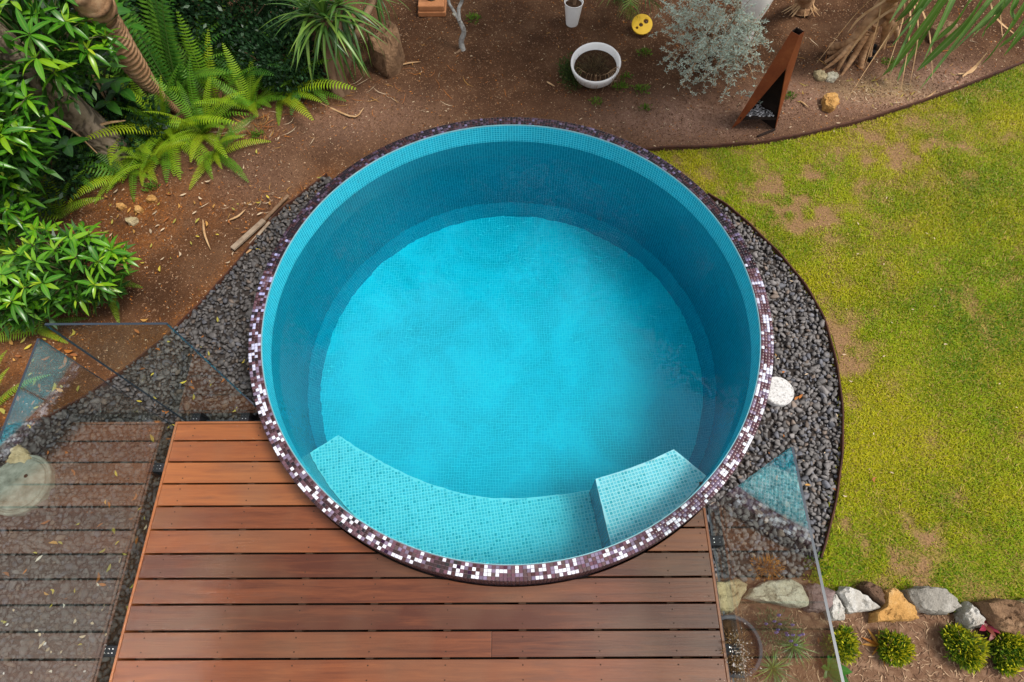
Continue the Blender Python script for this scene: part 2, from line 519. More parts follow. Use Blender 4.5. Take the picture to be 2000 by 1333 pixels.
def mat_soil():
    m, nt, out = new_mat('brown_soil')
    v = geo_pos(nt)
    a = attr(nt)
    sep = N(nt, 'ShaderNodeSeparateColor', {0: a.outputs['Color']})
    n1 = noise(nt, 2.2, 6, 0.6, vec=v)
    n2 = noise(nt, 38, 5, 0.7, vec=v)
    n3 = noise(nt, 150, 3, 0.7, vec=v)
    base = ramp(nt, n1.outputs['Fac'], [(0.32, (0.046, 0.021, 0.010)), (0.5, (0.078, 0.037, 0.018)), (0.68, (0.118, 0.062, 0.033))])
    sand = ramp(nt, n2.outputs['Fac'], [(0.3, (0.16, 0.088, 0.058)), (0.7, (0.33, 0.20, 0.145))])
    lit = ramp(nt, n2.outputs['Fac'], [(0.3, (0.09, 0.030, 0.008)), (0.55, (0.24, 0.085, 0.02)), (0.75, (0.42, 0.22, 0.09))])
    c = mixc(nt, sep.outputs[0], base, sand)
    c = mixc(nt, sep.outputs[1], c, lit)
    c = mixc(nt, sep.outputs[2], c, (0.38, 0.27, 0.13))
    gr = ramp(nt, n3.outputs['Fac'], [(0.30, (0.50, 0.50, 0.50)), (0.5, (1.0, 1.0, 1.0)), (0.68, (1.7, 1.6, 1.5))])
    c = mixc(nt, 0.85, c, gr, 'MULTIPLY')
    h = math_(nt, 'ADD', math_(nt, 'MULTIPLY', n2.outputs['Fac'], 0.6), math_(nt, 'MULTIPLY', n3.outputs['Fac'], 0.4))
    princ(nt, out, c, 0.95, 0.12, bump(nt, h, 1.0, 0.02))
    return m
M_soil = mat_soil()
M_mulch = mat_noise('mulch_bed', [(0.3, (0.075, 0.038, 0.022)), (0.5, (0.16, 0.088, 0.052)), (0.72, (0.27, 0.17, 0.11))], 22, 0.95, 0.12, bscale=120, bstr=0.7)
M_gravel_base = mat_noise('gravel_bed', [(0.3, (0.018, 0.014, 0.012)), (0.7, (0.05, 0.042, 0.038))], 26, 0.95, 0.15, bscale=70, bstr=0.7)

def mat_lawn():
    m, nt, out = new_mat('lawn_ground')
    v = geo_pos(nt)
    a = attr(nt)
    n2 = noise(nt, 70, 4, 0.7, vec=v)
    c = mixc(nt, 1.0, a.outputs['Color'], ramp(nt, n2.outputs['Fac'], [(0.3, (0.45, 0.45, 0.45)), (0.7, (1.35, 1.3, 1.25))]), 'MULTIPLY')
    princ(nt, out, c, 0.95, 0.1, bump(nt, n2.outputs['Fac'], 0.8, 0.015))
    return m
M_lawn = mat_lawn()

M_grass = mat_attr('grass_blade', 0.55, 0.3, 20, 0.15, translucent=0.3)
M_gravel = mat_attr('grey_stone', 0.62, 0.4, 70, 0.35, bstr=0.25)
M_chip = mat_attr('soil_crumb', 0.9, 0.15, 80, 0.3)
M_litter = mat_attr('fallen_leaf', 0.7, 0.25, 60, 0.3, translucent=0.15)
M_foliage = mat_attr('foliage', 0.42, 0.45, 8, 0.35, translucent=0.28)
M_foliage_matt = mat_attr('matt_foliage', 0.75, 0.25, 12, 0.25, translucent=0.25)
M_stem = mat_noise('green_stem', [(0.3, (0.07, 0.09, 0.03)), (0.7, (0.16, 0.14, 0.06))], 14, 0.7, 0.3)
M_twig = mat_noise('dry_twig', [(0.3, (0.22, 0.12, 0.06)), (0.7, (0.46, 0.30, 0.17))], 14, 0.8, 0.2)
M_bark_grey = mat_noise('grey_fissured_bark', [(0.28, (0.10, 0.070, 0.045)), (0.45, (0.24, 0.18, 0.125)), (0.75, (0.42, 0.335, 0.245))], 6, 0.9, 0.15, (1, 1, 1), 36, 0.8, 0.02, nd=0.5, shade=True)
M_bark_palm = mat_noise('ringed_palm_bark', [(0.3, (0.16, 0.080, 0.036)), (0.5, (0.33, 0.19, 0.10)), (0.75, (0.50, 0.34, 0.20))], 10, 0.85, 0.2, (1, 1, 1), 50, 0.5, 0.01, shade=True)
M_bark_brown = mat_noise('brown_bark', [(0.3, (0.065, 0.036, 0.020)), (0.5, (0.18, 0.110, 0.065)), (0.75, (0.32, 0.215, 0.135))], 9, 0.9, 0.15, (1, 1, 0.3), 40, 0.7, 0.015)
M_bark_pale = mat_noise('lichen_bark', [(0.32, (0.07, 0.055, 0.045)), (0.48, (0.26, 0.25, 0.23)), (0.7, (0.50, 0.50, 0.47))], 22, 0.85, 0.2, bstr=0.5)
M_root = mat_noise('tan_root', [(0.3, (0.17, 0.075, 0.028)), (0.5, (0.36, 0.20, 0.10)), (0.75, (0.50, 0.33, 0.19))], 7, 0.75, 0.25, bstr=0.4, shade=True)
M_straw = mat_noise('dry_straw', [(0.3, (0.30, 0.15, 0.06)), (0.7, (0.58, 0.40, 0.22))], 9, 0.75, 0.2)
M_old_wood = mat_noise('weathered_timber', [(0.3, (0.16, 0.11, 0.075)), (0.7, (0.38, 0.30, 0.22))], 8, 0.9, 0.15, (1, 1, 1), 50, 0.5)

# ------------------------------------------------------------------ layout (metres; deck runs along X, pool centre below)
PX, PY = -0.0254, 2.1924
RI, RO = 1.7567, 1.8486
Z_RIM, Z_WATER, Z_DECK = 0.42, 0.235, 0.20
Z_COVE, Z_FLOOR, R_FLOOR = -1.01, -1.18, 1.68
XL, XR, YB = -2.3437, 1.2260, 1.4040
GAP0, PITCH = 1.2663, 0.1467

edge_left = [(-9.0, 0.35), (-5.6, 0.75), (-4.202, 1.249), (-3.716, 1.41), (-3.411, 1.494), (-3.224, 1.612), (-3.013, 1.794), (-2.833, 1.984), (-2.652, 2.203), (-2.474, 2.479), (-2.323, 2.745), (-2.17, 3.051), (-2.026, 3.346), (-1.856, 3.541), (-1.662, 3.773)]
edge_right = [(1.97, 0.511), (2.11, 0.779), (2.225, 1.055), (2.318, 1.349), (2.38, 1.662), (2.407, 1.997), (2.392, 2.308), (2.313, 2.591), (2.182, 2.865), (2.019, 3.126), (1.86, 3.344), (1.686, 3.513)]
edge_top = [(1.155, 4.021), (1.32, 4.038), (1.861, 4.065), (2.339, 4.123), (2.837, 4.246), (3.354, 4.41), (3.899, 4.625), (4.472, 4.876), (5.079, 5.167), (6.086, 5.733), (7.159, 6.305)]

def ang(q): return math.atan2(q[1] - PY, q[0] - PX)
def outside_pool(line, r=RO - 0.03):
    return [q for q in line if math.hypot(q[0] - PX, q[1] - PY) > r]
def arc(a0, a1, r, n=24):
    return [(PX + r * math.cos(a), PY + r * math.sin(a)) for a in np.linspace(a0, a1, n)]

eL, eR, eT = outside_pool(edge_left), outside_pool(edge_right), outside_pool(edge_top)
RJ = RO - 0.02
# gravel: left edging -> pool wall -> (front of the pool, under the deck) -> right edging -> rock line -> back round
gravel_poly = eL + arc(ang(eL[-1]), ang(eR[-1]) + 2 * math.pi, RJ, 60) + eR[::-1] + [(1.823, 0.399), (1.229, 0.389), (1.05, -0.6), (1.05, -4.0), (-9.0, -4.0)]
lawn_poly = eT + [(9.0, 7.0), (9.0, 0.6)] + [(4.157, 0.204), (3.198, 0.213), (2.71, 0.194), (2.379, 0.27), (2.062, 0.301), (1.864, 0.362)] + eR + arc(ang(eR[-1]), ang(eT[0]), RJ, 10)
mulch_poly = [(1.231, 0.402), (1.824, 0.406), (2.062, 0.301), (2.377, 0.264), (2.706, 0.18), (3.196, 0.207), (4.157, 0.204), (9.0, 0.55), (9.0, -4.0), (1.02, -4.0), (1.02, 0.2)]

# ------------------------------------------------------------------ ground sheet
def axis(a, b, fine0, fine1, step):
    inner = list(np.arange(fine0, fine1, step))
    o = [-60, -35, -20, -13, -10] if a < -30 else []
    return np.array(o + inner + [fine1, 9.5, 13, 20, 35, 60])

gx = axis(-60, 60, -6.2, 6.2, 0.045)
gy = np.array([-60, -35, -20, -12, -7, -4, -2] + list(np.arange(-1.0, 8.0, 0.045)) + [8.0, 9.5, 13, 20, 35, 60])
GX, GY = np.meshgrid(gx, gy, indexing='ij')
P2 = np.stack([GX.ravel(), GY.ravel()], 1)
in_bed = inside(P2, gravel_poly) | inside(P2, lawn_poly) | inside(P2, mulch_poly)
dl = dist_line(P2, eL); dt = dist_line(P2, eT); dp = np.hypot(P2[:, 0] - PX, P2[:, 1] - PY)
mask = (~in_bed) * np.clip(np.minimum(dl, np.minimum(dt, np.abs(dp - RO))) / 0.4, 0, 1)
near = (np.abs(P2[:, 0]) < 6.2) & (P2[:, 1] > -1) & (P2[:, 1] < 8)
hz = (fbm(P2, 1.1, 1) - 0.5) * 0.10 + (fbm(P2, 9, 2) - 0.5) * 0.022
GZ = np.where(near, hz * mask, 0.0)
zone = np.zeros((len(P2), 3))
def blob(c, rx, ry): return np.exp(-(((P2[:, 0] - c[0]) / rx) ** 2 + ((P2[:, 1] - c[1]) / ry) ** 2))
patch = fbm(P2, 2.3, 5)
sand = blob((1.677, 4.432), 0.9, 0.30) + 0.9 * blob((3.691, 4.751), 1.2, 0.28) + 0.55 * blob((-1.466, 4.494), 0.8, 0.35) + 0.35 * blob((-2.391, 3.749), 0.5, 0.4) + 0.6 * blob((4.261, 4.993), 0.6, 0.3)
zone[:, 0] = np.clip(sand * (0.5 + patch), 0, 1)
lit = 0.8 * blob((-3.143, 3.466), 0.65, 0.30) + 0.8 * blob((-3.26, 3.085), 0.5, 0.3) + 0.7 * blob((-2.499, 4.306), 0.3, 0.12) + 0.7 * blob((-3.745, 1.904), 0.4, 0.45) + 0.5 * np.exp(-(dl / 0.12) ** 2) * (P2[:, 1] > 1.0) + 0.5 * blob((-1.973, 4.633), 0.5, 0.15) + 0.4 * blob((-3.308, 2.253), 0.8, 0.12)
zone[:, 1] = np.clip(lit * (-0.25 + 1.7 * fbm(P2, 6, 8)), 0, 0.8)
zone[:, 2] = np.clip((0.9 * blob((3.563, 4.822), 0.42, 0.14) + 0.8 * blob((-2.543, 4.405), 0.16, 0.1)) * (fbm(P2, 8, 11) * 1.6 - 0.1), 0, 0.8)
nx, ny = GX.shape
idx = np.arange(nx * ny).reshape(nx, ny)
Fq = np.stack([idx[:-1, :-1], idx[1:, :-1], idx[1:, 1:], idx[:-1, 1:]], -1).reshape(-1, 4)
keep = ~np.all(dp[Fq] < RO - 0.004, axis=1)
ground = mk('ground', np.column_stack([P2, GZ]), Fq[keep], M_soil, smooth=True, color=zone)
tag(ground, kind='structure')

def ground_z(x, y):
    i = int(np.clip(np.searchsorted(gx, x), 0, nx - 1)); j = int(np.clip(np.searchsorted(gy, y), 0, ny - 1))
    return float(GZ[idx[i, j]])

# ------------------------------------------------------------------ gravel, lawn and mulch beds
def sheet(name, poly, z, mat):
    o = mk(name, [(x, y, z) for x, y in poly], [tuple(range(len(poly)))], mat)
    if o.data.polygons[0].normal.z < 0: o.data.flip_normals()
    return tag(o, kind='structure')

sheet('gravel_bed', gravel_poly, 0.008, M_gravel_base)
sheet('mulch_bed', mulch_poly, 0.012, M_mulch)

# lawn as a fine sheet that carries its worn patches
def lawn_tone(P):
    worn = fbm(P, 1.7, 21, 5)
    fine = fbm(P, 7.0, 25, 3)
    s = 0
    for c, rx, ry, a in (((2.447, 3.312), .34, .22, .33), ((2.463, 1.785), .12, .35, .30), ((2.408, 0.612), .5, .22, .36), ((1.879, 3.597), .5, .25, .16), ((4.078, 3.996), .7, .25, .12),
                         ((2.57, 2.216), .2, .2, .18), ((2.221, 0.949), .12, .3, .14), ((2.522, 0.777), .22, .14, .14), ((3.511, 2.301), .25, .2, .05), ((2.727, 3.766), .7, .16, .12), ((2.163, 3.205), .2, .12, .12), ((2.938, 1.234), .22, .12, .14)):
        s = s + a * np.exp(-(((P[:, 0] - c[0]) / rx) ** 2 + ((P[:, 1] - c[1]) / ry) ** 2))
    for c, rx, ry, a in (((2.127, 3.481), .75, .40, .20), ((3.014, 3.823), .9, .22, .16), ((4.109, 3.814), .7, .45, .10), ((2.349, 0.645), .45, .28, .14), ((2.466, 1.953), .16, .7, .16)):
        s = s + a * np.exp(-(((P[:, 0] - c[0]) / rx) ** 2 + ((P[:, 1] - c[1]) / ry) ** 2))
    clump = fbm(P, 11.0, 29, 2)
    w = np.clip((worn - 0.58) * 2.0 + (fine - 0.5) * (1.5 + 3.2 * s) + (clump - 0.5) * (0.5 + 4.0 * s) + s * 1.15, 0, 1)
    return w
lg = 0.05
lx = np.arange(0.9, 7.0, lg); ly = np.arange(-1.0, 7.0, lg)
LX, LY = np.meshgrid(lx, ly, indexing='ij')
LP = np.stack([LX.ravel(), LY.ravel()], 1)
w = lawn_tone(LP)
c_soil = np.array([0.25, 0.150, 0.075]); c_green = np.array([0.20, 0.205, 0.016])
lc = c_green + (c_soil - c_green) * np.clip(w * 1.3, 0, 1)[:, None]
li = np.arange(LX.size).reshape(LX.shape)
LF = np.stack([li[:-1, :-1], li[1:, :-1], li[1:, 1:], li[:-1, 1:]], -1).reshape(-1, 4)
ins = inside(LP, lawn_poly)
LF = LF[np.all(ins[LF], axis=1)]
lz = 0.016 + (fbm(LP, 2.0, 33) - 0.5) * 0.02
lawn_rim = sheet('lawn', lawn_poly, 0.010, M_lawn)
lawn_rim.data.color_attributes.new('Col', 'FLOAT_COLOR', 'POINT')
for d in lawn_rim.data.color_attributes['Col'].data: d.color = (0.17, 0.17, 0.016, 1)
turf = mk('turf', np.column_stack([LP, np.maximum(lz, 0.014)]), LF, M_lawn, smooth=True, color=lc)
tag(turf, kind='structure')

# ------------------------------------------------------------------ grass blades
def grass(n):
    cand = np.column_stack([rng.uniform(1.2, 6.9, n), rng.uniform(-0.6, 6.6, n)])
    cand = cand[inside(cand + rng.normal(0, 0.012, cand.shape), lawn_poly)]
    cand = cand[np.hypot(cand[:, 0] - PX, cand[:, 1] - PY) > RO + 0.004]
    cand = cand[seen(np.column_stack([cand, np.zeros(len(cand))]), 0.24)]
    w = lawn_tone(cand)
    tuft = fbm(cand, 16, 44, 2)
    pr = np.clip(1.2 - 1.15 * w, 0.16, 1) * np.clip(0.35 + 1.1 * tuft, 0, 1)
    cand = cand[rng.random(len(cand)) < pr]
    m = len(cand)
    w = lawn_tone(cand)
    h = rng.uniform(0.012, 0.030, m) * (1 - 0.45 * w) * np.where(rng.random(m) < 0.03, 1.7, 1.0)
    az = rng.uniform(0, 2 * np.pi, m); lean = rng.uniform(0.2, 1.3, m)
    wd = rng.uniform(0.0014, 0.0030, m)
    d = np.column_stack([np.cos(az), np.sin(az)])
    s = np.column_stack([-np.sin(az), np.cos(az)]) * wd[:, None]
    z0 = np.full(m, 0.016)
    def pt(t, side):
        off = d * (h * lean * t ** 1.5)[:, None] + s * side
        return np.column_stack([cand + off, z0 + h * t * (1 - 0.25 * t * lean)])
    V = np.stack([pt(0, -1), pt(0, 1), pt(0.55, 0.85), pt(0.55, -0.85), pt(1, 0)], 1).reshape(-1, 3)
    b = np.arange(m) * 5
    F = np.concatenate([np.stack([b, b + 1, b + 2], 1), np.stack([b, b + 2, b + 3], 1), np.stack([b + 3, b + 2, b + 4], 1)])
    tone = 0.55 * fbm(cand, 1.1, 51, 4) + 0.45 * fbm(cand, 6.5, 57, 3) + rng.normal(0, 0.06, m)
    yel = 0.7 * fbm(cand, 0.9, 61, 3) + 0.3 * fbm(cand, 4.0, 66, 2) + rng.normal(0, 0.06, m)
    g0 = np.array([0.105, 0.225, 0.004]); g1 = np.array([0.31, 0.42, 0.006]); g2 = np.array([0.58, 0.50, 0.012])
    t = np.clip((tone - 0.37) / 0.24, 0, 1)[:, None]; y = np.clip((yel - 0.42) / 0.22, 0, 1)[:, None]
    c = g0 + (g1 - g0) * t
    c = c + (g2 - c) * y * 0.75
    straw = (rng.random(m) < np.clip(0.12 + 0.72 * w, 0, 0.75))[:, None]
    c = np.where(straw, np.array([0.52, 0.36, 0.11]) * rng.uniform(0.6, 1.2, (m, 1)), c)
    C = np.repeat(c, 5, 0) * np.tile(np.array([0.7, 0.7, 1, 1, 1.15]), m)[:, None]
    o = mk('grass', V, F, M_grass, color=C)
    return tag(o, 'short green and straw yellow lawn grass beside the round pool', 'grass', kind='stuff')
grass(860000)

# ------------------------------------------------------------------ scattered solids as one mesh
def ico(sub):
    bm = bmesh.new(); bmesh.ops.create_icosphere(bm, subdivisions=sub, radius=1.0)
    V = np.array([v.co[:] for v in bm.verts]); F = np.array([[v.index for v in f.verts] for f in bm.faces]); bm.free()
    return V, F
ICO1, ICO2 = ico(1), ico(2)

def rand_rot(m, tilt):
    a = rng.uniform(0, 2 * np.pi, m); b = rng.normal(0, tilt, m); c = rng.normal(0, tilt, m)
    ca, sa, cb, sb, cc, sc = np.cos(a), np.sin(a), np.cos(b), np.sin(b), np.cos(c), np.sin(c)
    Z = np.zeros(m); O = np.ones(m)
    Rz = np.stack([ca, -sa, Z, sa, ca, Z, Z, Z, O], 1).reshape(m, 3, 3)
    Rx = np.stack([O, Z, Z, Z, cb, -sb, Z, sb, cb], 1).reshape(m, 3, 3)
    Ry = np.stack([cc, Z, sc, Z, O, Z, -sc, Z, cc], 1).reshape(m, 3, 3)
    return Rx @ Ry @ Rz

def solids(name, pos, size, flat, tilt, colors, mat, base=ICO2, rough=0.28, seeds=24, smooth=True):
    bv, bf = base
    m = len(pos)
    var = []
    for k in range(seeds):
        q = bv * (1 + (vnoise(bv + k * 3.7, 1.25, k) - 0.5)[:, None] * 2 * rough)
        for _ in range(9):                       # knock flats off the stone
            nrm = rng.normal(size=3); nrm /= np.linalg.norm(nrm)
            dd = q @ nrm; lim = rng.uniform(0.50, 0.80)
            q = q - np.outer(np.maximum(dd - lim, 0), nrm) * 0.97
        q = q * np.array([rng.uniform(1.0, 1.35), rng.uniform(0.7, 0.95), flat * rng.uniform(0.8, 1.2)])
        var.append(q)
    var = np.array(var)[rng.integers(0, seeds, m)]
    V = np.einsum('mij,mnj->mni', rand_rot(m, tilt), var * size[:, None, None]) + pos[:, None, :]
    F = (bf[None] + (np.arange(m) * len(bv))[:, None, None]).reshape(-1, 3)
    C = np.repeat(colors, len(bv), 0)
    return mk(name, V.reshape(-1, 3), F, mat, color=C, smooth=smooth)

def poisson(cand, rmin):
    """thin candidates so that no two lie closer than rmin"""
    cell = {}; out = []
    for i, (x, y) in enumerate(cand):
        kx, ky = int(math.floor(x / rmin)), int(math.floor(y / rmin)); ok = True
        for ax in (-1, 0, 1):
            for ay in (-1, 0, 1):
                for j in cell.get((kx + ax, ky + ay), ()):
                    if (cand[j][0] - x) ** 2 + (cand[j][1] - y) ** 2 < rmin * rmin: ok = False; break
                if not ok: break
            if not ok: break
        if ok: cell.setdefault((kx, ky), []).append(i); out.append(i)
    return np.array(out, int)

def gravel():
    n = 110000
    cand = np.column_stack([rng.uniform(-4.2, 3.0, n), rng.uniform(-0.9, 4.2, n)])
    cand = cand[inside(cand, gravel_poly)]
    d = np.hypot(cand[:, 0] - PX, cand[:, 1] - PY)
    under = (cand[:, 0] > XL + 0.10) & (cand[:, 0] < XR - 0.10) & (cand[:, 1] < YB - 0.10)
    cand = cand[(d > RO + 0.01) & ~under]
    cand = cand[seen(np.column_stack([cand, np.zeros(len(cand))]), 0.15)]
    layers = []
    for z, rm in ((0.010, 0.030), (0.022, 0.030), (0.034, 0.031)):
        sel = poisson(cand, rm)
        layers.append(np.column_stack([cand[sel], np.full(len(sel), z) + rng.normal(0, 0.003, len(sel))]))
        cand = np.delete(cand, sel, 0)
    pos = np.concatenate(layers)
    m = len(pos)
    size = rng.uniform(0.0125, 0.0265, m) * (1 + 0.45 * (rng.random(m) < 0.12)) * (1 - 0.35 * (rng.random(m) < 0.25))
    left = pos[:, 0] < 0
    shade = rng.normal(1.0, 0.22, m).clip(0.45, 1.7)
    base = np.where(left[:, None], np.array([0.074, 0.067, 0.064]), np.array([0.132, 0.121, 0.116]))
    hue = rng.random(m)
    tint = np.where((hue < 0.08)[:, None], np.array([1.22, 1.02, 0.85]), np.where((hue < 0.25)[:, None], np.array([0.9, 0.98, 1.15]), np.ones(3)))
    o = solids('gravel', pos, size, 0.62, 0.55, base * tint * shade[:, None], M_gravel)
    return tag(o, 'dark grey river pebbles packed round the pool and deck', 'gravel', kind='stuff')
gravel()

def crumbs():
    n = 170000
    cand = np.column_stack([rng.uniform(-5.2, 5.4, n), rng.uniform(0.7, 6.6, n)])
    cand = cand[~inside(cand, gravel_poly) & ~inside(cand, lawn_poly) & ~inside(cand, mulch_poly)]
    cand = cand[np.hypot(cand[:, 0] - PX, cand[:, 1] - PY) > RO + 0.01]
    cand = cand[seen(np.column_stack([cand, np.zeros(len(cand))]), 0.06)][:100000]
    m = len(cand)
    ix = np.clip(np.searchsorted(gx, cand[:, 0]), 0, nx - 1); iy = np.clip(np.searchsorted(gy, cand[:, 1]), 0, ny - 1)
    z = GZ[idx[ix, iy]]; zn = zone[idx[ix, iy]]
    s = rng.uniform(0.003, 0.009, m)
    t = rng.random(m)[:, None]
    c = np.array([0.07, 0.032, 0.018]) + (np.array([0.30, 0.175, 0.10]) - np.array([0.07, 0.032, 0.018])) * t ** 2
    pale = (rng.random(m) < 0.025 + 0.05 * zn[:, 0])[:, None]
    c = np.where(pale, np.array([0.50, 0.38, 0.25]), c)
    org = (rng.random(m) < 0.04 + 0.35 * zn[:, 1])[:, None]
    c = np.where(org, np.array([0.34, 0.12, 0.025]) * rng.uniform(0.5, 1.4, (m, 1)), c)
    tv = np.array([(1, 0, -.3), (-.6, .7, -.2), (-.5, -.8, -.25), (0.05, 0.0, .7)])
    tf = np.array([(0, 1, 3), (1, 2, 3), (2, 0, 3)])
    st = np.stack([rng.uniform(0.8, 2.6, m), rng.uniform(0.5, 1.0, m), rng.uniform(0.4, 1.0, m)], 1)
    V = np.einsum('mij,mnj->mni', rand_rot(m, 0.3), tv[None] * st[:, None, :] * s[:, None, None]) + np.column_stack([cand, z + 0.002])[:, None, :]
    F = (tf[None] + (np.arange(m) * 4)[:, None, None]).reshape(-1, 3)
    o = mk('soil_crumbs', V.reshape(-1, 3), F, M_chip, color=np.repeat(c, 4, 0))
    o.name = 'bark_crumble'
    return tag(o, 'loose brown bark chips and crumbs covering the garden soil', 'mulch', kind='stuff')
crumbs()

def strip_mesh(cand, z, L, W, c, curl=0.3):
    """thin curled strips (leaves, shreds): 6 vertices each"""
    m = len(cand)
    az = rng.uniform(0, 2 * np.pi, m)
    d = np.column_stack([np.cos(az), np.sin(az), np.zeros(m)]); s = np.column_stack([-np.sin(az), np.cos(az), np.zeros(m)])
    P = np.column_stack([cand, z])
    rows = []
    bend = rng.normal(0, 0.25, m)
    for t, wf, up in ((-1, 0.15, 1), (-0.3, 1, 0.1), (0.35, 1, 0.0), (1, 0.1, 0.8)):
        ctr = P + d * (L * t)[:, None] + s * (L * bend * t * t)[:, None] + np.array([0, 0, 1]) * (L * curl * up * rng.uniform(0.2, 1, m))[:, None]
        rows += [ctr - s * (W * wf)[:, None], ctr + s * (W * wf)[:, None]]
    V = np.stack(rows, 1).reshape(-1, 3)
    b = np.arange(m) * 8
    F = np.concatenate([np.stack([b + 2 * k, b + 2 * k + 1, b + 2 * k + 3, b + 2 * k + 2], 1) for k in range(3)])
    return V, F, np.repeat(c, 8, 0)

def mulch_shreds():
    n = 9000
    cand = np.column_stack([rng.uniform(1.2, 4.2, n), rng.uniform(-0.7, 1.0, n)])
    cand = cand[inside(cand, mulch_poly)]
    cand = cand[(cand[:, 0] > XR + 0.05)]
    cand = cand[seen(np.column_stack([cand, np.zeros(len(cand))]), 0.2)]
    m = len(cand)
    t = rng.random(m)[:, None]
    c = np.array([0.10, 0.05, 0.03]) + (np.array([0.46, 0.31, 0.19]) - np.array([0.10, 0.05, 0.03])) * t ** 1.8
    V, F, C = strip_mesh(cand, np.full(m, 0.017), rng.uniform(0.006, 0.028, m), rng.uniform(0.001, 0.004, m), c)
    o = mk('mulch', V, F, M_chip, color=C)
    return tag(o, 'shredded brown wood mulch spread below the garden rocks', 'mulch', kind='stuff')
mulch_shreds()

def leaf_litter():
    rows = []
    def region(n, c, rx, ry, cols, l0, l1, wr, z=0.045):
        p = np.column_stack([rng.normal(c[0], rx, n), rng.normal(c[1], ry, n)])
        d = np.hypot(p[:, 0] - PX, p[:, 1] - PY)
        p = p[(d > RO + 0.06) & ~((p[:, 0] > XL - 0.03) & (p[:, 0] < XR + 0.06) & (p[:, 1] < YB + 0.04))]
        L = rng.uniform(l0, l1, len(p)) * 0.78
        cc = np.array(cols)[rng.integers(0, len(cols), len(p))] * rng.uniform(0.7, 1.2, (len(p), 1))
        rows.append(strip_mesh(p, np.full(len(p), z), L, L * wr, cc, 0.25))
    OR = [(0.36, 0.12, 0.02), (0.28, 0.10, 0.03), (0.46, 0.24, 0.06)]; YE = [(0.46, 0.36, 0.05), (0.34, 0.30, 0.06)]; WH = [(0.70, 0.62, 0.52), (0.62, 0.58, 0.55), (0.55, 0.42, 0.28)]
    region(26, (-2.808, 0.41), 0.35, 0.30, WH + YE, 0.015, 0.035, 0.33)
    region(26, (-2.931, -0.003), 0.25, 0.12, WH, 0.008, 0.018, 0.6)
    region(40, (-2.627, 0.832), 0.35, 0.45, OR + YE, 0.014, 0.045, 0.28)
    region(45, (-2.334, 1.853), 0.35, 0.25, OR + YE + WH[2:], 0.010, 0.035, 0.3)
    region(22, (1.92, 1.545), 0.20, 0.6, OR, 0.012, 0.03, 0.35)
    region(70, (-1.977, 3.457), 0.30, 0.12, OR + WH[2:], 0.02, 0.07, 0.06, 0.02)
    region(100, (-3.113, 3.354), 0.7, 0.25, OR + WH[2:] + YE, 0.012, 0.04, 0.3, 0.03)
    region(70, (-1.397, 4.765), 0.6, 0.16, OR + WH[2:], 0.03, 0.13, 0.03, 0.02)
    region(70, (-2.547, 4.307), 0.35, 0.12, OR + WH[2:], 0.02, 0.11, 0.05, 0.03)
    region(60, (-3.637, 1.819), 0.3, 0.3, OR + YE, 0.02, 0.05, 0.35, 0.03)
    region(70, (3.385, 5.296), 0.55, 0.25, WH[2:] + OR, 0.02, 0.10, 0.05, 0.02)
    region(90, (3.691, 4.751), 0.55, 0.13, WH[2:] + YE, 0.015, 0.05, 0.08, 0.02)
    region(70, (1.943, 4.596), 1.6, 0.25, WH[2:], 0.008, 0.03, 0.2, 0.012)
    region(60, (-0.008, 5.182), 1.3, 0.4, WH[2:] + OR, 0.008, 0.035, 0.15, 0.03)
    region(60, (2.817, 2.398), 0.7, 1.2, WH[2:], 0.008, 0.02, 0.3, 0.035)
    V = []; F = []; C = []; n = 0
    for v, f, c in rows:
        V.append(v); F.append(f + n); C.append(c); n += len(v)
    o = mk('leaf_litter', np.concatenate(V), np.concatenate(F), M_litter, color=np.concatenate(C))
    return tag(o, 'fallen dry orange and pale leaves strewn over gravel and soil', 'leaf litter', kind='stuff')
leaf_litter()

# ------------------------------------------------------------------ steel edging strips
def edging(line, label, z1=0.055, th=0.006):
    pts = smooth_path([(*q, 0) for q in line], 70)
    V = []; F = []
    for i, q in enumerate(pts):
        a = pts[max(i - 1, 0)]; b = pts[min(i + 1, len(pts) - 1)]
        d = (b - a)[:2]; d /= np.linalg.norm(d); nrm = np.array([-d[1], d[0]]) * th / 2
        wob = 0.004 * math.sin(i * 0.9)
        for s, z in ((-1, -0.05), (1, -0.05), (1, z1 + wob), (-1, z1 + wob)):
            V.append((q[0] + nrm[0] * s, q[1] + nrm[1] * s, z))
    for i in range(len(pts) - 1):
        for k in range(4):
            F.append((4 * i + k, 4 * i + (k + 1) % 4, 4 * i + 4 + (k + 1) % 4, 4 * i + 4 + k))
    o = mk('edging_strip', V, F, M_steel_edge)
    return tag(o, label, 'garden edging', 'rusted steel edging strips')
edging(eL[2:], 'dark rusted edging curving between brown soil and gravel left of the pool', 0.045, 0.010)
edging(eR, 'thin rusted edging curving between the grey gravel and the lawn', 0.060, 0.010)
edging(eT, 'rusted edging strip between the brown soil bed and the lawn', 0.060, 0.016)

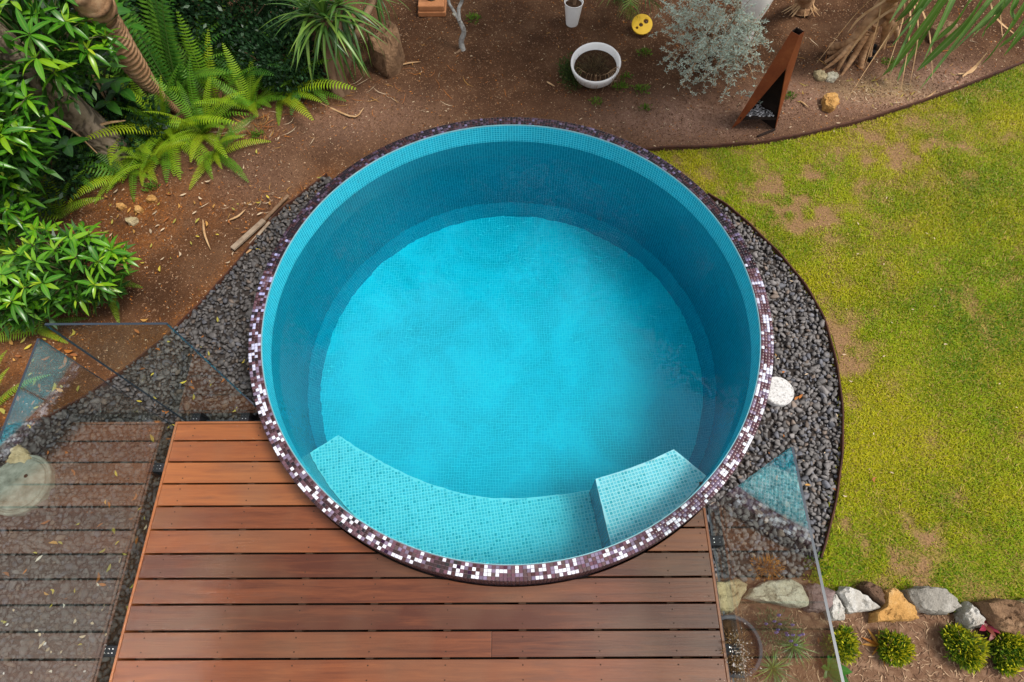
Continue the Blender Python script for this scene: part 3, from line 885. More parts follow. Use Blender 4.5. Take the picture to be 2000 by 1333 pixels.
# ------------------------------------------------------------------ the pool
pool = empty('round_pool', (PX, PY, 0.0), 'round plunge pool with teal mosaic interior and purple brown tiled rim', 'pool')
NL = 192
def ring_faces(profile, uvscale, n=NL):
    """lathe with UVs in metres: u along the circle, v down the profile"""
    m = len(profile); V = []; F = []; UV = []
    s = [0.0]
    for a, b in zip(profile[:-1], profile[1:]): s.append(s[-1] + math.hypot(b[0] - a[0], b[1] - a[1]))
    for k in range(n + 1):
        th = 2 * math.pi * k / n
        for i, (r, z) in enumerate(profile):
            V.append((PX + r * math.cos(th), PY + r * math.sin(th), z)); UV.append((th * uvscale, s[i]))
    for k in range(n):
        for i in range(m - 1):
            F.append((k * m + i, k * m + i + 1, (k + 1) * m + i + 1, (k + 1) * m + i))
    return V, F, UV
U0 = 0.023 * round(2 * math.pi * RI / 0.023) / (2 * math.pi)
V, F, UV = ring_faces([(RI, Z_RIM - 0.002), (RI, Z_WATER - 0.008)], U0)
mk('lit_wall_band', V, F, M_tile_band, pool, uv=UV, smooth=True)  # same wall above the water, in the painted lit tone
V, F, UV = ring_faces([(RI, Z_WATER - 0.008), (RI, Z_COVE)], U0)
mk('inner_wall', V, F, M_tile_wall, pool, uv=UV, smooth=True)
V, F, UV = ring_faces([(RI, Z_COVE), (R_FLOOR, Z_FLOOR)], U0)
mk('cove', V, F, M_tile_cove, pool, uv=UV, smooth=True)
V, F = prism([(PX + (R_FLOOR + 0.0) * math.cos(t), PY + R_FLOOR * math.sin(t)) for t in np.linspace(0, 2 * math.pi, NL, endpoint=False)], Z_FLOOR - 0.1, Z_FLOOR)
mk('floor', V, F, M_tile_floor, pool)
# shell behind the tiles
V, F, UV = ring_faces([(RI + 0.004, Z_RIM - 0.006), (RO - 0.006, Z_RIM - 0.006), (RO - 0.006, -1.35), (RI + 0.004, -1.35), (RI + 0.004, Z_RIM - 0.006)], U0)
mk('shell', V, F, M_rim_grout, pool)
V, F, UV = ring_faces([(RI - 0.001, Z_RIM - 0.012), (RI - 0.0012, Z_RIM + 0.001), (RI + 0.0016, Z_RIM + 0.001), (RI + 0.004, Z_RIM - 0.006)], U0)
mk('edge_trim', V, F, M_edge_trim, pool, smooth=False)
# rim bed
V, F, UV = ring_faces([(RI + 0.004, Z_RIM - 0.004), (RO - 0.003, Z_RIM - 0.004), (RO - 0.003, 0.0)], U0)
rim = mk('rim', V, F, M_rim_grout, pool, smooth=False)

# rim mosaic: four rows of glass tiles, sky mirroring painted in: white mostly at the front, darker at the back
NC = 492
def rim_color(k, row):
    th = 2 * math.pi * (k + 0.5) / NC
    front = 0.5 - 0.5 * math.sin(th)                # 1 at the deck side, 0 at the back
    right = 0.5 + 0.5 * math.cos(th)
    n1 = float(vnoise(np.array([[k * 0.62, row * 0.85]]), 1.0, 5)[0])
    h = random.random()
    wf = np.clip((front - 0.30) / 0.25, 0, 1)
    if front > 0.28 and h < wf * (0.05 + 0.95 * np.clip((n1 - 0.42) / 0.28, 0, 1)) * 0.66:
        lav = np.clip((0.78 - front) / 0.30, 0, 1) * (1 if right < 0.5 else 0.45)
        c = np.array([0.66, 0.66, 0.72]) * (1 - lav) + np.array([0.30, 0.30, 0.50]) * lav
        return c * random.uniform(0.82, 1.08)
    mid = np.array([0.100, 0.048, 0.060]); dark = np.array([0.036, 0.014, 0.016]); lil = np.array([0.165, 0.125, 0.185]); black = np.array([0.012, 0.008, 0.012])
    q = random.random()
    if front < 0.42:
        c = black if q < 0.45 else (dark if q < 0.74 else (np.array([0.055, 0.034, 0.055]) if q < 0.93 else np.array([0.11, 0.09, 0.16])))
    elif right < 0.45:
        c = dark if q < 0.42 else (black if q < 0.52 else (mid if q < 0.80 else lil))
    else:
        c = mid if q < 0.62 else (dark * 1.6 if q < 0.72 else lil)
    return c * random.uniform(0.8, 1.25)

def tile_box(w, d, h):
    x, y = w / 2, d / 2; b = 0.0012
    V = [(-x, -y, 0), (x, -y, 0), (x, y, 0), (-x, y, 0), (-x, -y, h - b), (x, -y, h - b), (x, y, h - b), (-x, y, h - b), (-x + b, -y + b, h), (x - b, -y + b, h), (x - b, y - b, h), (-x + b, y - b, h)]
    F = [(0, 1, 5, 4), (1, 2, 6, 5), (2, 3, 7, 6), (3, 0, 4, 7), (4, 5, 9, 8), (5, 6, 10, 9), (6, 7, 11, 10), (7, 4, 8, 11), (8, 9, 10, 11)]
    return np.array(V), np.array(F)

rowd = (RO - RI - 0.008) / 4
tv, tf = tile_box(0.0208, rowd - 0.0022, 0.0055)
tile_cells = []
for k in range(NC):
    for row in range(4):
        th = 2 * math.pi * (k + 0.5) / NC
        r = RI + 0.006 + rowd * (row + 0.5)
        tile_cells.append((k, row, th, r, rim_color(k, row)))
# the 300 nearest the camera are pieces of their own
tile_cells.sort(key=lambda c: math.hypot(PX + c[3] * math.cos(c[2]), PY + c[3] * math.sin(c[2]) - 0.1))
shared = {}
def q_color(c):
    return tuple(np.round(np.round(c * 16) / 16 + 0.006, 3)) if c.max() > 0.3 else tuple(np.round(np.round(c * 60) / 60 + 0.004, 3))
for k, row, th, r, c in tile_cells[:300]:
    key = q_color(c)
    if key not in shared:
        shared[key] = make_mesh('rim_tile', tv, [tuple(f) for f in tf], (M_rim_tile,), color=np.array(key))
    put('rim_tile', shared[key], Matrix.Translation((PX + r * math.cos(th), PY + r * math.sin(th), Z_RIM - 0.004)) @ Matrix.Rotation(th - math.pi / 2 + random.uniform(-.02, .02), 4, 'Z') @ Matrix.Rotation(random.uniform(-.02, .02), 4, 'X'), rim)
VV = []; FF = []; CC = []; n = 0
for k, row, th, r, c in tile_cells[300:]:
    a = th - math.pi / 2
    ca, sa = math.cos(a), math.sin(a)
    q = np.column_stack([tv[:, 0] * ca - tv[:, 1] * sa + PX + r * math.cos(th), tv[:, 0] * sa + tv[:, 1] * ca + PY + r * math.sin(th), tv[:, 2] + Z_RIM - 0.004])
    VV.append(q); FF.append(tf + n); CC.append(np.tile(c, (len(tv), 1))); n += len(tv)
o = mk('mosaic', np.concatenate(VV), np.concatenate(FF), M_rim_tile, rim, color=np.concatenate(CC)); o['kind'] = 'stuff'
# outer face mosaic
VV = []; FF = []; CC = []; n = 0
for k in range(NC):
    th = 2 * math.pi * (k + 0.5) / NC
    for row in range(10):
        z = Z_RIM - 0.018 - row * 0.023
        a = th + math.pi / 2
        q = tv * np.array([1, 1, 1.0])
        lx_, lz_, ly_ = q[:, 0], q[:, 1], q[:, 2]
        rr = RO - 0.004 + ly_
        tx, ty = -math.sin(th), math.cos(th)
        Q = np.column_stack([PX + rr * math.cos(th) + lx_ * tx, PY + rr * math.sin(th) + lx_ * ty, z + lz_])
        c = np.array([0.055, 0.026, 0.030]) * random.uniform(0.5, 1.4)
        VV.append(Q); FF.append(tf[:, ::-1] + n); CC.append(np.tile(c, (len(tv), 1))); n += len(tv)
o = mk('outer_mosaic', np.concatenate(VV), np.concatenate(FF), M_rim_tile, pool, color=np.concatenate(CC)); o['kind'] = 'stuff'

# submerged bench and step
bench_in = smooth_path([(*q, 0) for q in [(-1.354, 1.46), (-1.104, 1.31), (-0.783, 1.149), (-0.474, 1.038), (-0.172, 0.98), (0.164, 0.986), (0.556, 1.037), (1.0, 1.16)]], 40)
bench_in = [(q[0], q[1]) for q in bench_in]
a0 = math.atan2(1.05 - PY, 1.30 - PX); a1 = math.atan2(1.32 - PY, -1.55 - PX)
a1 = a1 if a1 < a0 else a1 - 2 * math.pi
bench_poly = bench_in + arc(a0, a1, RI - 0.002, 50)
Z_BENCH, Z_STEP = -0.49, 0.05
step_poly = [(0.543, 1.017), (0.74, 1.075), (0.92, 1.14), (1.097, 1.22)] + arc(math.atan2(1.034 - PY, 1.295 - PX), math.atan2(0.552 - PY, 0.625 - PX), RI - 0.002, 16)

def block(name, poly, z0, z1):
    n = len(poly)
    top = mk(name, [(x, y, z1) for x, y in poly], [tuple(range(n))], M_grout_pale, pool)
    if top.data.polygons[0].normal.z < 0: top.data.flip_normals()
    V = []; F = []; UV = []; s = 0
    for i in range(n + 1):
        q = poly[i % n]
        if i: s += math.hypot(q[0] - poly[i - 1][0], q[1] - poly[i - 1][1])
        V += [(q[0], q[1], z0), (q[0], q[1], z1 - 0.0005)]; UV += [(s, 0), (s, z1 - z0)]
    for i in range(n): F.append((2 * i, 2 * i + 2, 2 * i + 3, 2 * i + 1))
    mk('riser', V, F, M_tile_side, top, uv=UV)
    return top

def paved(poly, z, rotz, parent, holes=None):
    pts = np.array(poly); c = pts.mean(0)
    ca, sa = math.cos(rotz), math.sin(rotz)
    g = np.arange(-2.5, 2.5, 0.023)
    A, B = np.meshgrid(g, g, indexing='ij')
    P = np.column_stack([A.ravel() * ca - B.ravel() * sa, A.ravel() * sa + B.ravel() * ca]) + c
    ok = inside(P, poly)
    for dx in (-0.009, 0.009):
        for dy in (-0.009, 0.009):
            ok &= inside(P + np.array([dx * ca - dy * sa, dx * sa + dy * ca]), poly)
    if holes: ok &= ~inside(P, holes)
    P = P[ok]; m = len(P)
    v, f = tile_box(0.0168, 0.0168, 0.003)
    v = np.column_stack([v[:, 0] * ca - v[:, 1] * sa, v[:, 0] * sa + v[:, 1] * ca, v[:, 2]])
    V = (v[None] + np.column_stack([P, np.full(m, z)])[:, None, :]).reshape(-1, 3)
    F = (f[None] + (np.arange(m) * len(v))[:, None, None]).reshape(-1, 4)
    t = rng.random(m)[:, None]
    c = np.array([0.12, 0.62, 0.72]) * (1 - t) + np.array([0.25, 0.74, 0.83]) * t
    dk = (rng.random(m) < 0.13)[:, None]
    c = np.where(dk, np.array([0.05, 0.50, 0.60]), c)
    o = mk('mosaic', V, F, M_submerged_tile, parent, color=np.repeat(c, len(v), 0)); o['kind'] = 'stuff'
bench = block('bench', bench_poly, Z_FLOOR, Z_BENCH)
paved(bench_poly, Z_BENCH, R(9), bench, step_poly)
step = block('step', step_poly, Z_FLOOR, Z_STEP)
paved(step_poly, Z_STEP, R(15), step)

# water body
V, F, UV = ring_faces([(0.001, Z_WATER), (RI + 0.02, Z_WATER), (RI + 0.02, Z_FLOOR - 0.05), (0.001, Z_FLOOR - 0.05)], U0, 96)
ring = [(PX + (RI + 0.02) * math.cos(t), PY + (RI + 0.02) * math.sin(t)) for t in np.linspace(0, 2 * math.pi, 128, endpoint=False)]
V, F = prism(ring, Z_FLOOR - 0.05, Z_WATER)
tag(mk('water', V, F, M_water), kind='structure')

# ------------------------------------------------------------------ timber deck
deck = empty('timber_deck', (0.0, 0.5, 0.0), 'reddish brown timber deck of wide boards in front of the pool', 'deck')
TR = 0.016                                           # edge trim thickness
RC = RO + 0.012
def chord(y):
    d = RC * RC - (y - PY) ** 2
    return math.sqrt(d) if d > 0 else None
def plank(x0, x1, y0, y1, cut=None):
    """board between x0,x1; cut='l'/'r'/'m': end follows the pool wall"""
    ys = np.linspace(y0, y1, 9)
    if cut == 'r':
        poly = [(x0, y0)] + [(min(x1, PX - (chord(y) or 0)) if chord(y) else x1, y) for y in ys] + [(x0, y1)]
    elif cut == 'l':
        poly = [(x1, y1)] + [(max(x0, PX + (chord(y) or 0)) if chord(y) else x0, y) for y in ys[::-1]] + [(x1, y0)]
    elif cut == 'm':
        poly = [(x0, y0), (x1, y0), (x1, y1)] + [(PX + dx, y1 if not chord(y1) or abs(dx) > chord(y1) else PY - math.sqrt(RC * RC - dx * dx)) for dx in np.linspace(0.95, -0.95, 25)] + [(x0, y1)]
    else:
        poly = [(x0, y0), (x1, y0), (x1, y1), (x0, y1)]
    dz = random.uniform(-0.0012, 0.0012)
    V, F = prism(poly, Z_DECK - 0.022 + dz, Z_DECK + dz)
    o = mk('plank', V, F, M_wood, deck)
    bm = bmesh.new(); bm.from_mesh(o.data)
    ed = [e for e in bm.edges if all(abs(v.co.z - max(u.co.z for u in bm.verts)) < 1e-4 for v in e.verts)]
    bmesh.ops.bevel(bm, geom=ed, offset=0.0022, segments=2, profile=0.5, affect='EDGES')
    bm.to_mesh(o.data); bm.free()
x0, x1 = XL + TR + 0.002, XR - TR - 0.002
g = 0.0056
bounds = [(GAP0 + g, YB - TR - 0.004)] + [(GAP0 - (k + 1) * PITCH + g, GAP0 - k * PITCH - g) for k in range(15)]
for i, (ya, yb) in enumerate(bounds):
    if ya > 0.88:                                    # board reaches the pool from the left only
        plank(x0, PX, ya, yb, 'r')
        if chord(yb) and PX + chord(ya) < x1 - 0.02: plank(PX, x1, ya, yb, 'l')
    elif chord(ya):
        plank(x0, PX, ya, yb, 'r'); plank(PX, x1, ya, yb, 'l')
    elif chord(yb):
        plank(x0, x1, ya, yb, 'm')
    elif i == 9:
        plank(x0, -0.144, ya, yb); plank(-0.1425, x1, ya, yb)
    else:
        plank(x0, x1, ya, yb)
for nm, b in (('edge_board', (XL, XL + TR, -1.0, YB, -0.02, Z_DECK + 0.001)), ('edge_board', (XL + TR, PX - chord(YB - TR), YB - TR, YB, 0.02, Z_DECK + 0.001)), ('edge_board', (XR - TR, XR, -1.0, PY - math.sqrt(RC * RC - (XR - TR - PX) ** 2), -0.02, Z_DECK + 0.001))):
    V, F = box(*b); o = mk(nm, V, F, M_wood, deck); bevel_mesh(o, 0.002)
for xj in (-2.20, -1.75, -1.30, -0.86, -0.41, 0.04, 0.49, 0.94, 1.17):
    ytop = YB - TR - 0.01
    ch = math.sqrt(max(0.0, RC * RC - (xj - PX) ** 2))
    if abs(xj - PX) < RC: ytop = min(ytop, PY - ch - 0.02)
    V, F = box(xj - 0.022, xj + 0.022, -1.0, ytop, 0.03, Z_DECK - 0.024)
    mk('joist', V, F, M_joist, deck)
parts = []
for xj in (-2.20, -1.75, -1.30, -0.86, -0.41, 0.04, 0.49, 0.94, 1.17):
    for ya, yb in bounds[:11]:
        for yy in (ya + 0.03, yb - 0.03):
            if math.hypot(xj - PX, yy - PY) < RC + 0.02: continue
            parts.append(prism([(xj + 0.0042 * math.cos(t), yy + 0.0042 * math.sin(t)) for t in np.linspace(0, 2 * math.pi, 6, endpoint=False)], Z_DECK - 0.002, Z_DECK + 0.0018))
V, F = join(parts)
o = mk('screw_head', V, F, M_joist, deck); o['kind'] = 'stuff'
V, F = box(XR + 0.001, XR + 0.0045, -1.0, 0.80, 0.10, Z_DECK - 0.004)
mk('metal_channel', V, F, M_grey_clay, deck)

# ------------------------------------------------------------------ glass balustrade
TH = 0.012
def glass(axis_, at, a, b, z0, z1, label, clamps, side):
    if axis_ == 'x':
        bx = (at - TH / 2, at + TH / 2, a, b, z0, z1); c = (at, (a + b) / 2, z0)
    else:
        bx = (a, b, at - TH / 2, at + TH / 2, z0, z1); c = ((a + b) / 2, at, z0)
    root = empty('glass_panel', c, label, 'glass panel', 'frameless glass balustrade panels round the deck')
    V, F = box(*bx)
    faces = {'x': (3, 5), 'y': (2, 4)}[axis_]
    mk('pane', V, F, (M_glass if axis_ == 'x' else M_glass_plain, M_glass_edge), root, mi=[0 if i in faces else 1 for i in range(6)])
    for q in clamps:
        if axis_ == 'x':
            inner = XL if side < 0 else XR
            V1, F1 = box(min(inner, at - side * 0) + (0.0 if side > 0 else -0.080), max(inner, inner) + (0.080 if side > 0 else 0.0), q - 0.030, q + 0.030, 0.055, Z_DECK - 0.004)
            bolt = (inner + side * 0.026, q)
        else:
            V1, F1 = box(q - 0.030, q + 0.030, YB, YB + 0.075, 0.055, Z_DECK - 0.004)
            bolt = (q, YB + 0.020)
        cl = mk('clamp', V1, F1, M_black, root); bevel_mesh(cl, 0.004)
        parts = []
        for e in (-0.011, 0.011):
            bx_, by_ = (bolt[0], bolt[1] + e) if axis_ == 'x' else (bolt[0] + e, bolt[1])
            parts.append(prism([(bx_ + 0.0028 * math.cos(t), by_ + 0.0028 * math.sin(t)) for t in np.linspace(0, 2 * math.pi, 8, endpoint=False)], Z_DECK - 0.006, Z_DECK - 0.001))
        for v_, f_ in parts: mk('bolt', v_, f_, M_alu, cl)
    return root
glass('x', XL - 0.042, -1.0, 1.393, 0.10, 1.49, 'long clear glass panel along the left edge of the deck', [1.085, -0.010], -1)
glass('y', YB + 0.036, -2.327, -1.722, 0.10, 1.552, 'short clear glass panel at the back left corner of the deck', [-2.215, -1.875], 1)
glass('x', XR + 0.050, -1.0, 0.822, 0.10, 1.47, 'long clear glass panel along the right edge of the deck', [0.600, -0.012], 1)

# ------------------------------------------------------------------ rocks
def mat_rock(name, a, b, c, scale=7):
    return mat_noise(name, [(0.28, a), (0.5, b), (0.72, c)], scale, 0.9, 0.18, (1, 1, 1), 38, 1.0, 0.03, nd=1.2)
MR_pale = mat_rock('pale_sandstone', (0.32, 0.29, 0.20), (0.52, 0.48, 0.36), (0.66, 0.63, 0.52))
MR_tan = mat_rock('tan_sandstone', (0.30, 0.23, 0.12), (0.46, 0.37, 0.21), (0.58, 0.49, 0.32))
MR_grey = mat_rock('grey_stone_rock', (0.13, 0.115, 0.095), (0.30, 0.275, 0.235), (0.48, 0.45, 0.40))
MR_white = mat_rock('white_quartz_rock', (0.28, 0.24, 0.19), (0.52, 0.49, 0.44), (0.74, 0.72, 0.69))
MR_orange = mat_rock('orange_sandstone', (0.34, 0.17, 0.05), (0.54, 0.29, 0.09), (0.66, 0.43, 0.20), 6)
MR_brown = mat_rock('brown_ironstone', (0.09, 0.05, 0.03), (0.20, 0.115, 0.062), (0.34, 0.21, 0.12))
MR_purple = mat_rock('purple_brown_stone', (0.11, 0.075, 0.07), (0.22, 0.155, 0.145), (0.34, 0.26, 0.24))
MR_dark = mat_rock('dark_brown_stone', (0.06, 0.035, 0.022), (0.14, 0.08, 0.05), (0.24, 0.15, 0.095))

def rock(name, outline, h, mat, label, cat='rock', group=None, seed=1, z0=0.0, tiltx=0.0, tilty=0.0, top=0.72, rough=0.12):
    pts = np.array(outline, float)
    c = pts.mean(0)
    size = np.abs(pts - c).max()
    # resample outline
    loop = np.vstack([pts, pts[:1]])
    seg = np.linalg.norm(np.diff(loop, axis=0), axis=1); cum = np.concatenate([[0], np.cumsum(seg)])
    M = 72
    t = np.linspace(0, cum[-1], M, endpoint=False)
    q = np.column_stack([np.interp(t, cum, loop[:, 0]), np.interp(t, cum, loop[:, 1])])
    levels = [(0.93, -0.03 / max(h, .03)), (1.0, 0.2), (1.01, 0.42), (0.99, 0.62), (0.955, 0.80), (0.90, 0.91), (0.83, 0.97), (top, 1.0), (top * 0.82, 1.02), (top * 0.64, 1.03), (top * 0.48, 1.03), (top * 0.32, 1.02), (top * 0.16, 1.0)]
    V = []
    for s, zz in levels:
        for x, y in q:
            V.append((c[0] + (x - c[0]) * s, c[1] + (y - c[1]) * s, z0 + h * zz))
    V.append((c[0], c[1], z0 + h * 1.0))
    V = np.array(V)
    d = V - np.array([c[0], c[1], z0])
    V[:, 2] += (d[:, 0] * tiltx + d[:, 1] * tilty) * (d[:, 2] / max(h, 1e-3)).clip(0, 1)
    f1 = (fbm(V, 4.5 / max(size, .05) * 0.35, seed, 3) - 0.5)
    f2 = (fbm(V, 22, seed + 9, 3) - 0.5)
    dir_ = d / (np.linalg.norm(d, axis=1, keepdims=True) + 1e-6)
    V = V + dir_ * (f1 * size * rough * 2 + (f2 + 0.6 * (0.5 - np.abs(fbm(V, 13, seed + 15, 3) - 0.5) * 4).clip(-1, 0.5) * 0.5 + 0.5 * (fbm(V, 55, seed + 21, 2) - 0.5)) * 0.030)[:, None] * (d[:, 2] > 0.0)[:, None]
    stepz = np.round((V[:, 2] - z0) / (h * 0.22)) * (h * 0.22) + z0
    V[:, 2] = np.where(V[:, 2] > z0, 0.65 * V[:, 2] + 0.35 * stepz, V[:, 2])
    F = []
    L = len(levels)
    for i in range(L - 1):
        for k in range(M):
            k2 = (k + 1) % M
            F.append((i * M + k, i * M + k2, (i + 1) * M + k2, (i + 1) * M + k))
    for k in range(M): F.append(((L - 1) * M + k, (L - 1) * M + (k + 1) % M, L * M))
    o = mk(name, V, F, mat, smooth=True)
    o.data.set_sharp_from_angle(angle=R(24))
    return tag(o, label, cat, group)

ROCKS = 'rocks edging the lawn'
rock('garden_rock', [(1.183, 0.369, 0.06)[:2], (1.406, 0.383, 0.06)[:2], (1.459, 0.353, 0.06)[:2], (1.421, 0.284, 0.06)[:2], (1.398, 0.24, 0.06)[:2], (1.326, 0.19, 0.06)[:2], (1.214, 0.182, 0.06)[:2]], 0.11, MR_tan, 'tan rock under the glass right beside the deck edge', group=ROCKS, seed=1)
rock('garden_rock', [(1.426, 0.274, 0.07)[:2], (1.483, 0.328, 0.07)[:2], (1.596, 0.378, 0.07)[:2], (1.726, 0.381, 0.07)[:2], (1.788, 0.341, 0.07)[:2], (1.801, 0.282, 0.07)[:2], (1.803, 0.232, 0.07)[:2], (1.764, 0.214, 0.07)[:2], (1.664, 0.235, 0.07)[:2], (1.539, 0.247, 0.07)[:2]], 0.13, MR_pale, 'largest pale flat rock seen through the right glass panel', group=ROCKS, seed=2)
rock('garden_rock', [(1.818, 0.327, 0.06)[:2], (1.871, 0.36, 0.06)[:2], (1.945, 0.333, 0.06)[:2], (1.989, 0.303, 0.06)[:2], (1.958, 0.223, 0.06)[:2], (1.889, 0.188, 0.06)[:2], (1.801, 0.203, 0.06)[:2]], 0.11, MR_purple, 'purplish brown rock crossed by the top edge of the right glass', group=ROCKS, seed=3)
rock('garden_rock', [(1.987, 0.306, 0.06)[:2], (2.019, 0.267, 0.06)[:2], (2.037, 0.208, 0.06)[:2], (2.015, 0.148, 0.06)[:2], (1.933, 0.148, 0.06)[:2], (1.929, 0.194, 0.06)[:2], (1.955, 0.252, 0.06)[:2]], 0.10, MR_white, 'small cream upright rock just right of the glass edge', group=ROCKS, seed=4)
rock('garden_rock', [(2.009, 0.303, 0.06)[:2], (2.066, 0.338, 0.06)[:2], (2.137, 0.302, 0.06)[:2], (2.219, 0.252, 0.06)[:2], (2.266, 0.213, 0.06)[:2], (2.198, 0.196, 0.06)[:2], (2.044, 0.188, 0.06)[:2], (2.034, 0.237, 0.06)[:2]], 0.12, MR_white, 'white veined grey rock wedged left of the orange one', group=ROCKS, seed=5, tilty=0.15)
rock('garden_rock', [(2.156, 0.346, 0.07)[:2], (2.207, 0.367, 0.07)[:2], (2.276, 0.328, 0.07)[:2], (2.292, 0.28, 0.07)[:2], (2.261, 0.224, 0.07)[:2], (2.222, 0.257, 0.07)[:2], (2.175, 0.307, 0.07)[:2]], 0.13, MR_dark, 'long dark brown rock lying behind the orange one', group=ROCKS, seed=6)
rock('garden_rock', [(2.299, 0.311, 0.06)[:2], (2.362, 0.328, 0.06)[:2], (2.414, 0.283, 0.06)[:2], (2.45, 0.221, 0.06)[:2], (2.47, 0.152, 0.06)[:2], (2.34, 0.138, 0.06)[:2], (2.194, 0.133, 0.06)[:2], (2.205, 0.187, 0.06)[:2], (2.274, 0.219, 0.06)[:2]], 0.12, MR_orange, 'bright orange wedge shaped rock in the lawn border', group=ROCKS, seed=7, tilty=0.1)
rock('garden_rock', [(2.424, 0.315, 0.07)[:2], (2.551, 0.336, 0.07)[:2], (2.65, 0.323, 0.07)[:2], (2.708, 0.264, 0.07)[:2], (2.737, 0.217, 0.07)[:2], (2.66, 0.174, 0.07)[:2], (2.551, 0.18, 0.07)[:2], (2.459, 0.198, 0.07)[:2], (2.426, 0.259, 0.07)[:2]], 0.15, MR_grey, 'large grey rock right of the orange one', group=ROCKS, seed=8)
rock('garden_rock', [(2.803, 0.243, 0.07)[:2], (2.834, 0.205, 0.07)[:2], (2.86, 0.144, 0.07)[:2], (2.828, 0.105, 0.07)[:2], (2.742, 0.099, 0.07)[:2], (2.733, 0.176, 0.07)[:2]], 0.13, MR_white, 'small pointed light grey rock beside the big brown one', group=ROCKS, seed=9, rough=0.18)
rock('garden_rock', [(2.835, 0.239, 0.09)[:2], (2.958, 0.256, 0.09)[:2], (3.067, 0.25, 0.09)[:2], (3.103, 0.203, 0.09)[:2], (3.056, 0.112, 0.09)[:2], (2.981, 0.061, 0.09)[:2], (2.898, 0.087, 0.09)[:2], (2.854, 0.158, 0.09)[:2]], 0.18, MR_brown, 'big rough brown rock near the right edge of the garden', group=ROCKS, seed=10)
rock('garden_rock', [(3.119, 0.244, 0.08)[:2], (3.198, 0.267, 0.08)[:2], (3.288, 0.232, 0.08)[:2], (3.212, 0.117, 0.08)[:2], (3.09, 0.101, 0.08)[:2]], 0.15, MR_tan, 'tan rock cut off by the right edge of the view', group=ROCKS, seed=11)
rock('boulder', [(-1.399, 5.216, 0.16)[:2], (-1.331, 5.455, 0.16)[:2], (-1.227, 5.546, 0.16)[:2], (-1.126, 5.438, 0.16)[:2], (-1.076, 5.25, 0.16)[:2], (-1.122, 5.082, 0.16)[:2], (-1.215, 5.011, 0.16)[:2], (-1.321, 5.084, 0.16)[:2]], 0.32, MR_brown, 'large brown boulder beside the spiky plant trunk', 'boulder', seed=12, top=0.6, rough=0.2)
rock('round_stone', [(2.944, 4.665, 0.04)[:2], (3.015, 4.719, 0.04)[:2], (3.077, 4.67, 0.04)[:2], (3.072, 4.569, 0.04)[:2], (2.998, 4.502, 0.04)[:2], (2.93, 4.543, 0.04)[:2]], 0.085, MR_orange, 'single rounded orange brown stone on soil near the rusty steel tower', 'stone', seed=13)
rock('driftwood_stone', [(2.949, 5.039, 0.02)[:2], (3.013, 5.053, 0.02)[:2], (3.056, 4.981, 0.02)[:2], (3.033, 4.924, 0.02)[:2], (2.967, 4.939, 0.02)[:2]], 0.05, MR_tan, 'small tan weathered stone at the root tips', 'stone', seed=14)
rock('pale_stone', [(3.063, 5.009, 0.02)[:2], (3.133, 5.03, 0.02)[:2], (3.186, 4.979, 0.02)[:2], (3.129, 4.909, 0.02)[:2], (3.053, 4.924, 0.02)[:2]], 0.05, MR_pale, 'small pale grey stone under the stilt roots', 'stone', seed=15)
rock('flat_stone', [(-3.532, 1.254, 0.06)[:2], (-3.495, 1.291, 0.06)[:2], (-3.359, 1.191, 0.06)[:2], (-3.378, 1.144, 0.06)[:2], (-3.523, 1.152, 0.06)[:2]], 0.05, MR_tan, 'pale tan triangular stone behind the round concrete lid', 'stone', seed=16, z0=0.03)
STN = 'tan stones half buried in the litter left of the pool'
for i, (q, s, lb) in enumerate((((-3.257, 3.262), 0.045, 'rounded tan stone nearest the leafy bush left of the pool'), ((-3.399, 3.423), 0.04, 'small ochre stone above the leafy bush'), ((-3.232, 3.383), 0.035, 'smallest ochre stone in the orange leaf litter'), ((-3.15, 3.495), 0.04, 'pale ochre stone at the edge of the bare path'))):
    ol = [(q[0] + s * (1 + 0.2 * math.sin(3 * a + i)) * math.cos(a), q[1] + 0.8 * s * math.sin(a)) for a in np.linspace(0, 2 * math.pi, 9, endpoint=False)]
    rock('field_stone', ol, 0.05, MR_orange if i else MR_tan, lb, 'stone', STN, seed=30 + i, z0=0.01)

# ------------------------------------------------------------------ discs, lids and pots
gc = (1.918, 1.663, 0.075)[:2]
V, F = lathe([(0.0005, 0.02), (0.104, 0.02), (0.112, 0.028), (0.112, 0.068), (0.106, 0.075), (0.0005, 0.076)], *gc, n=48)
o = mk('granite_disc', V, F, M_granite, smooth=False)
tag(o, 'white speckled granite disc tucked against the pool on the right gravel', 'stone disc')

lc_ = (-3.377, 1.004, 0.08)[:2]
lid = empty('concrete_lid', (*lc_, 0.0), 'round grey green concrete lid on gravel at the left edge', 'lid')
V, F = lathe([(0.0005, 0.085), (0.135, 0.085), (0.165, 0.083), (0.172, 0.080), (0.176, 0.070), (0.184, 0.070), (0.190, 0.078), (0.202, 0.078), (0.208, 0.070), (0.208, 0.0)], *lc_, n=64)
mk('lid_plate', V, F[::1], M_concrete, lid, smooth=False)
V, F = lathe([(0.0005, 0.087), (0.013, 0.087), (0.013, 0.08)], lc_[0] + 0.035, lc_[1] + 0.055, n=16)
mk('hole_shade_disc', V, F, M_soot, lid)  # dark disc laid on the lid for the shade inside a hole

pc = (1.295, 0.006, 0.13)[:2]
rp = empty('round_planter', (*pc, 0.0), 'round grey rimmed planter below the right glass holding dry white flower heads', 'planter')
V, F = lathe([(0.12, 0.0), (0.165, 0.12), (0.170, 0.14), (0.164, 0.146), (0.150, 0.146), (0.146, 0.135), (0.140, 0.105), (0.0005, 0.108)], *pc, n=56)
nF = len(F); mk('bowl', V, F, (M_grey_clay, M_pot_soil), rp, mi=[1 if i % 7 >= 5 else 0 for i in range(nF)], smooth=False)

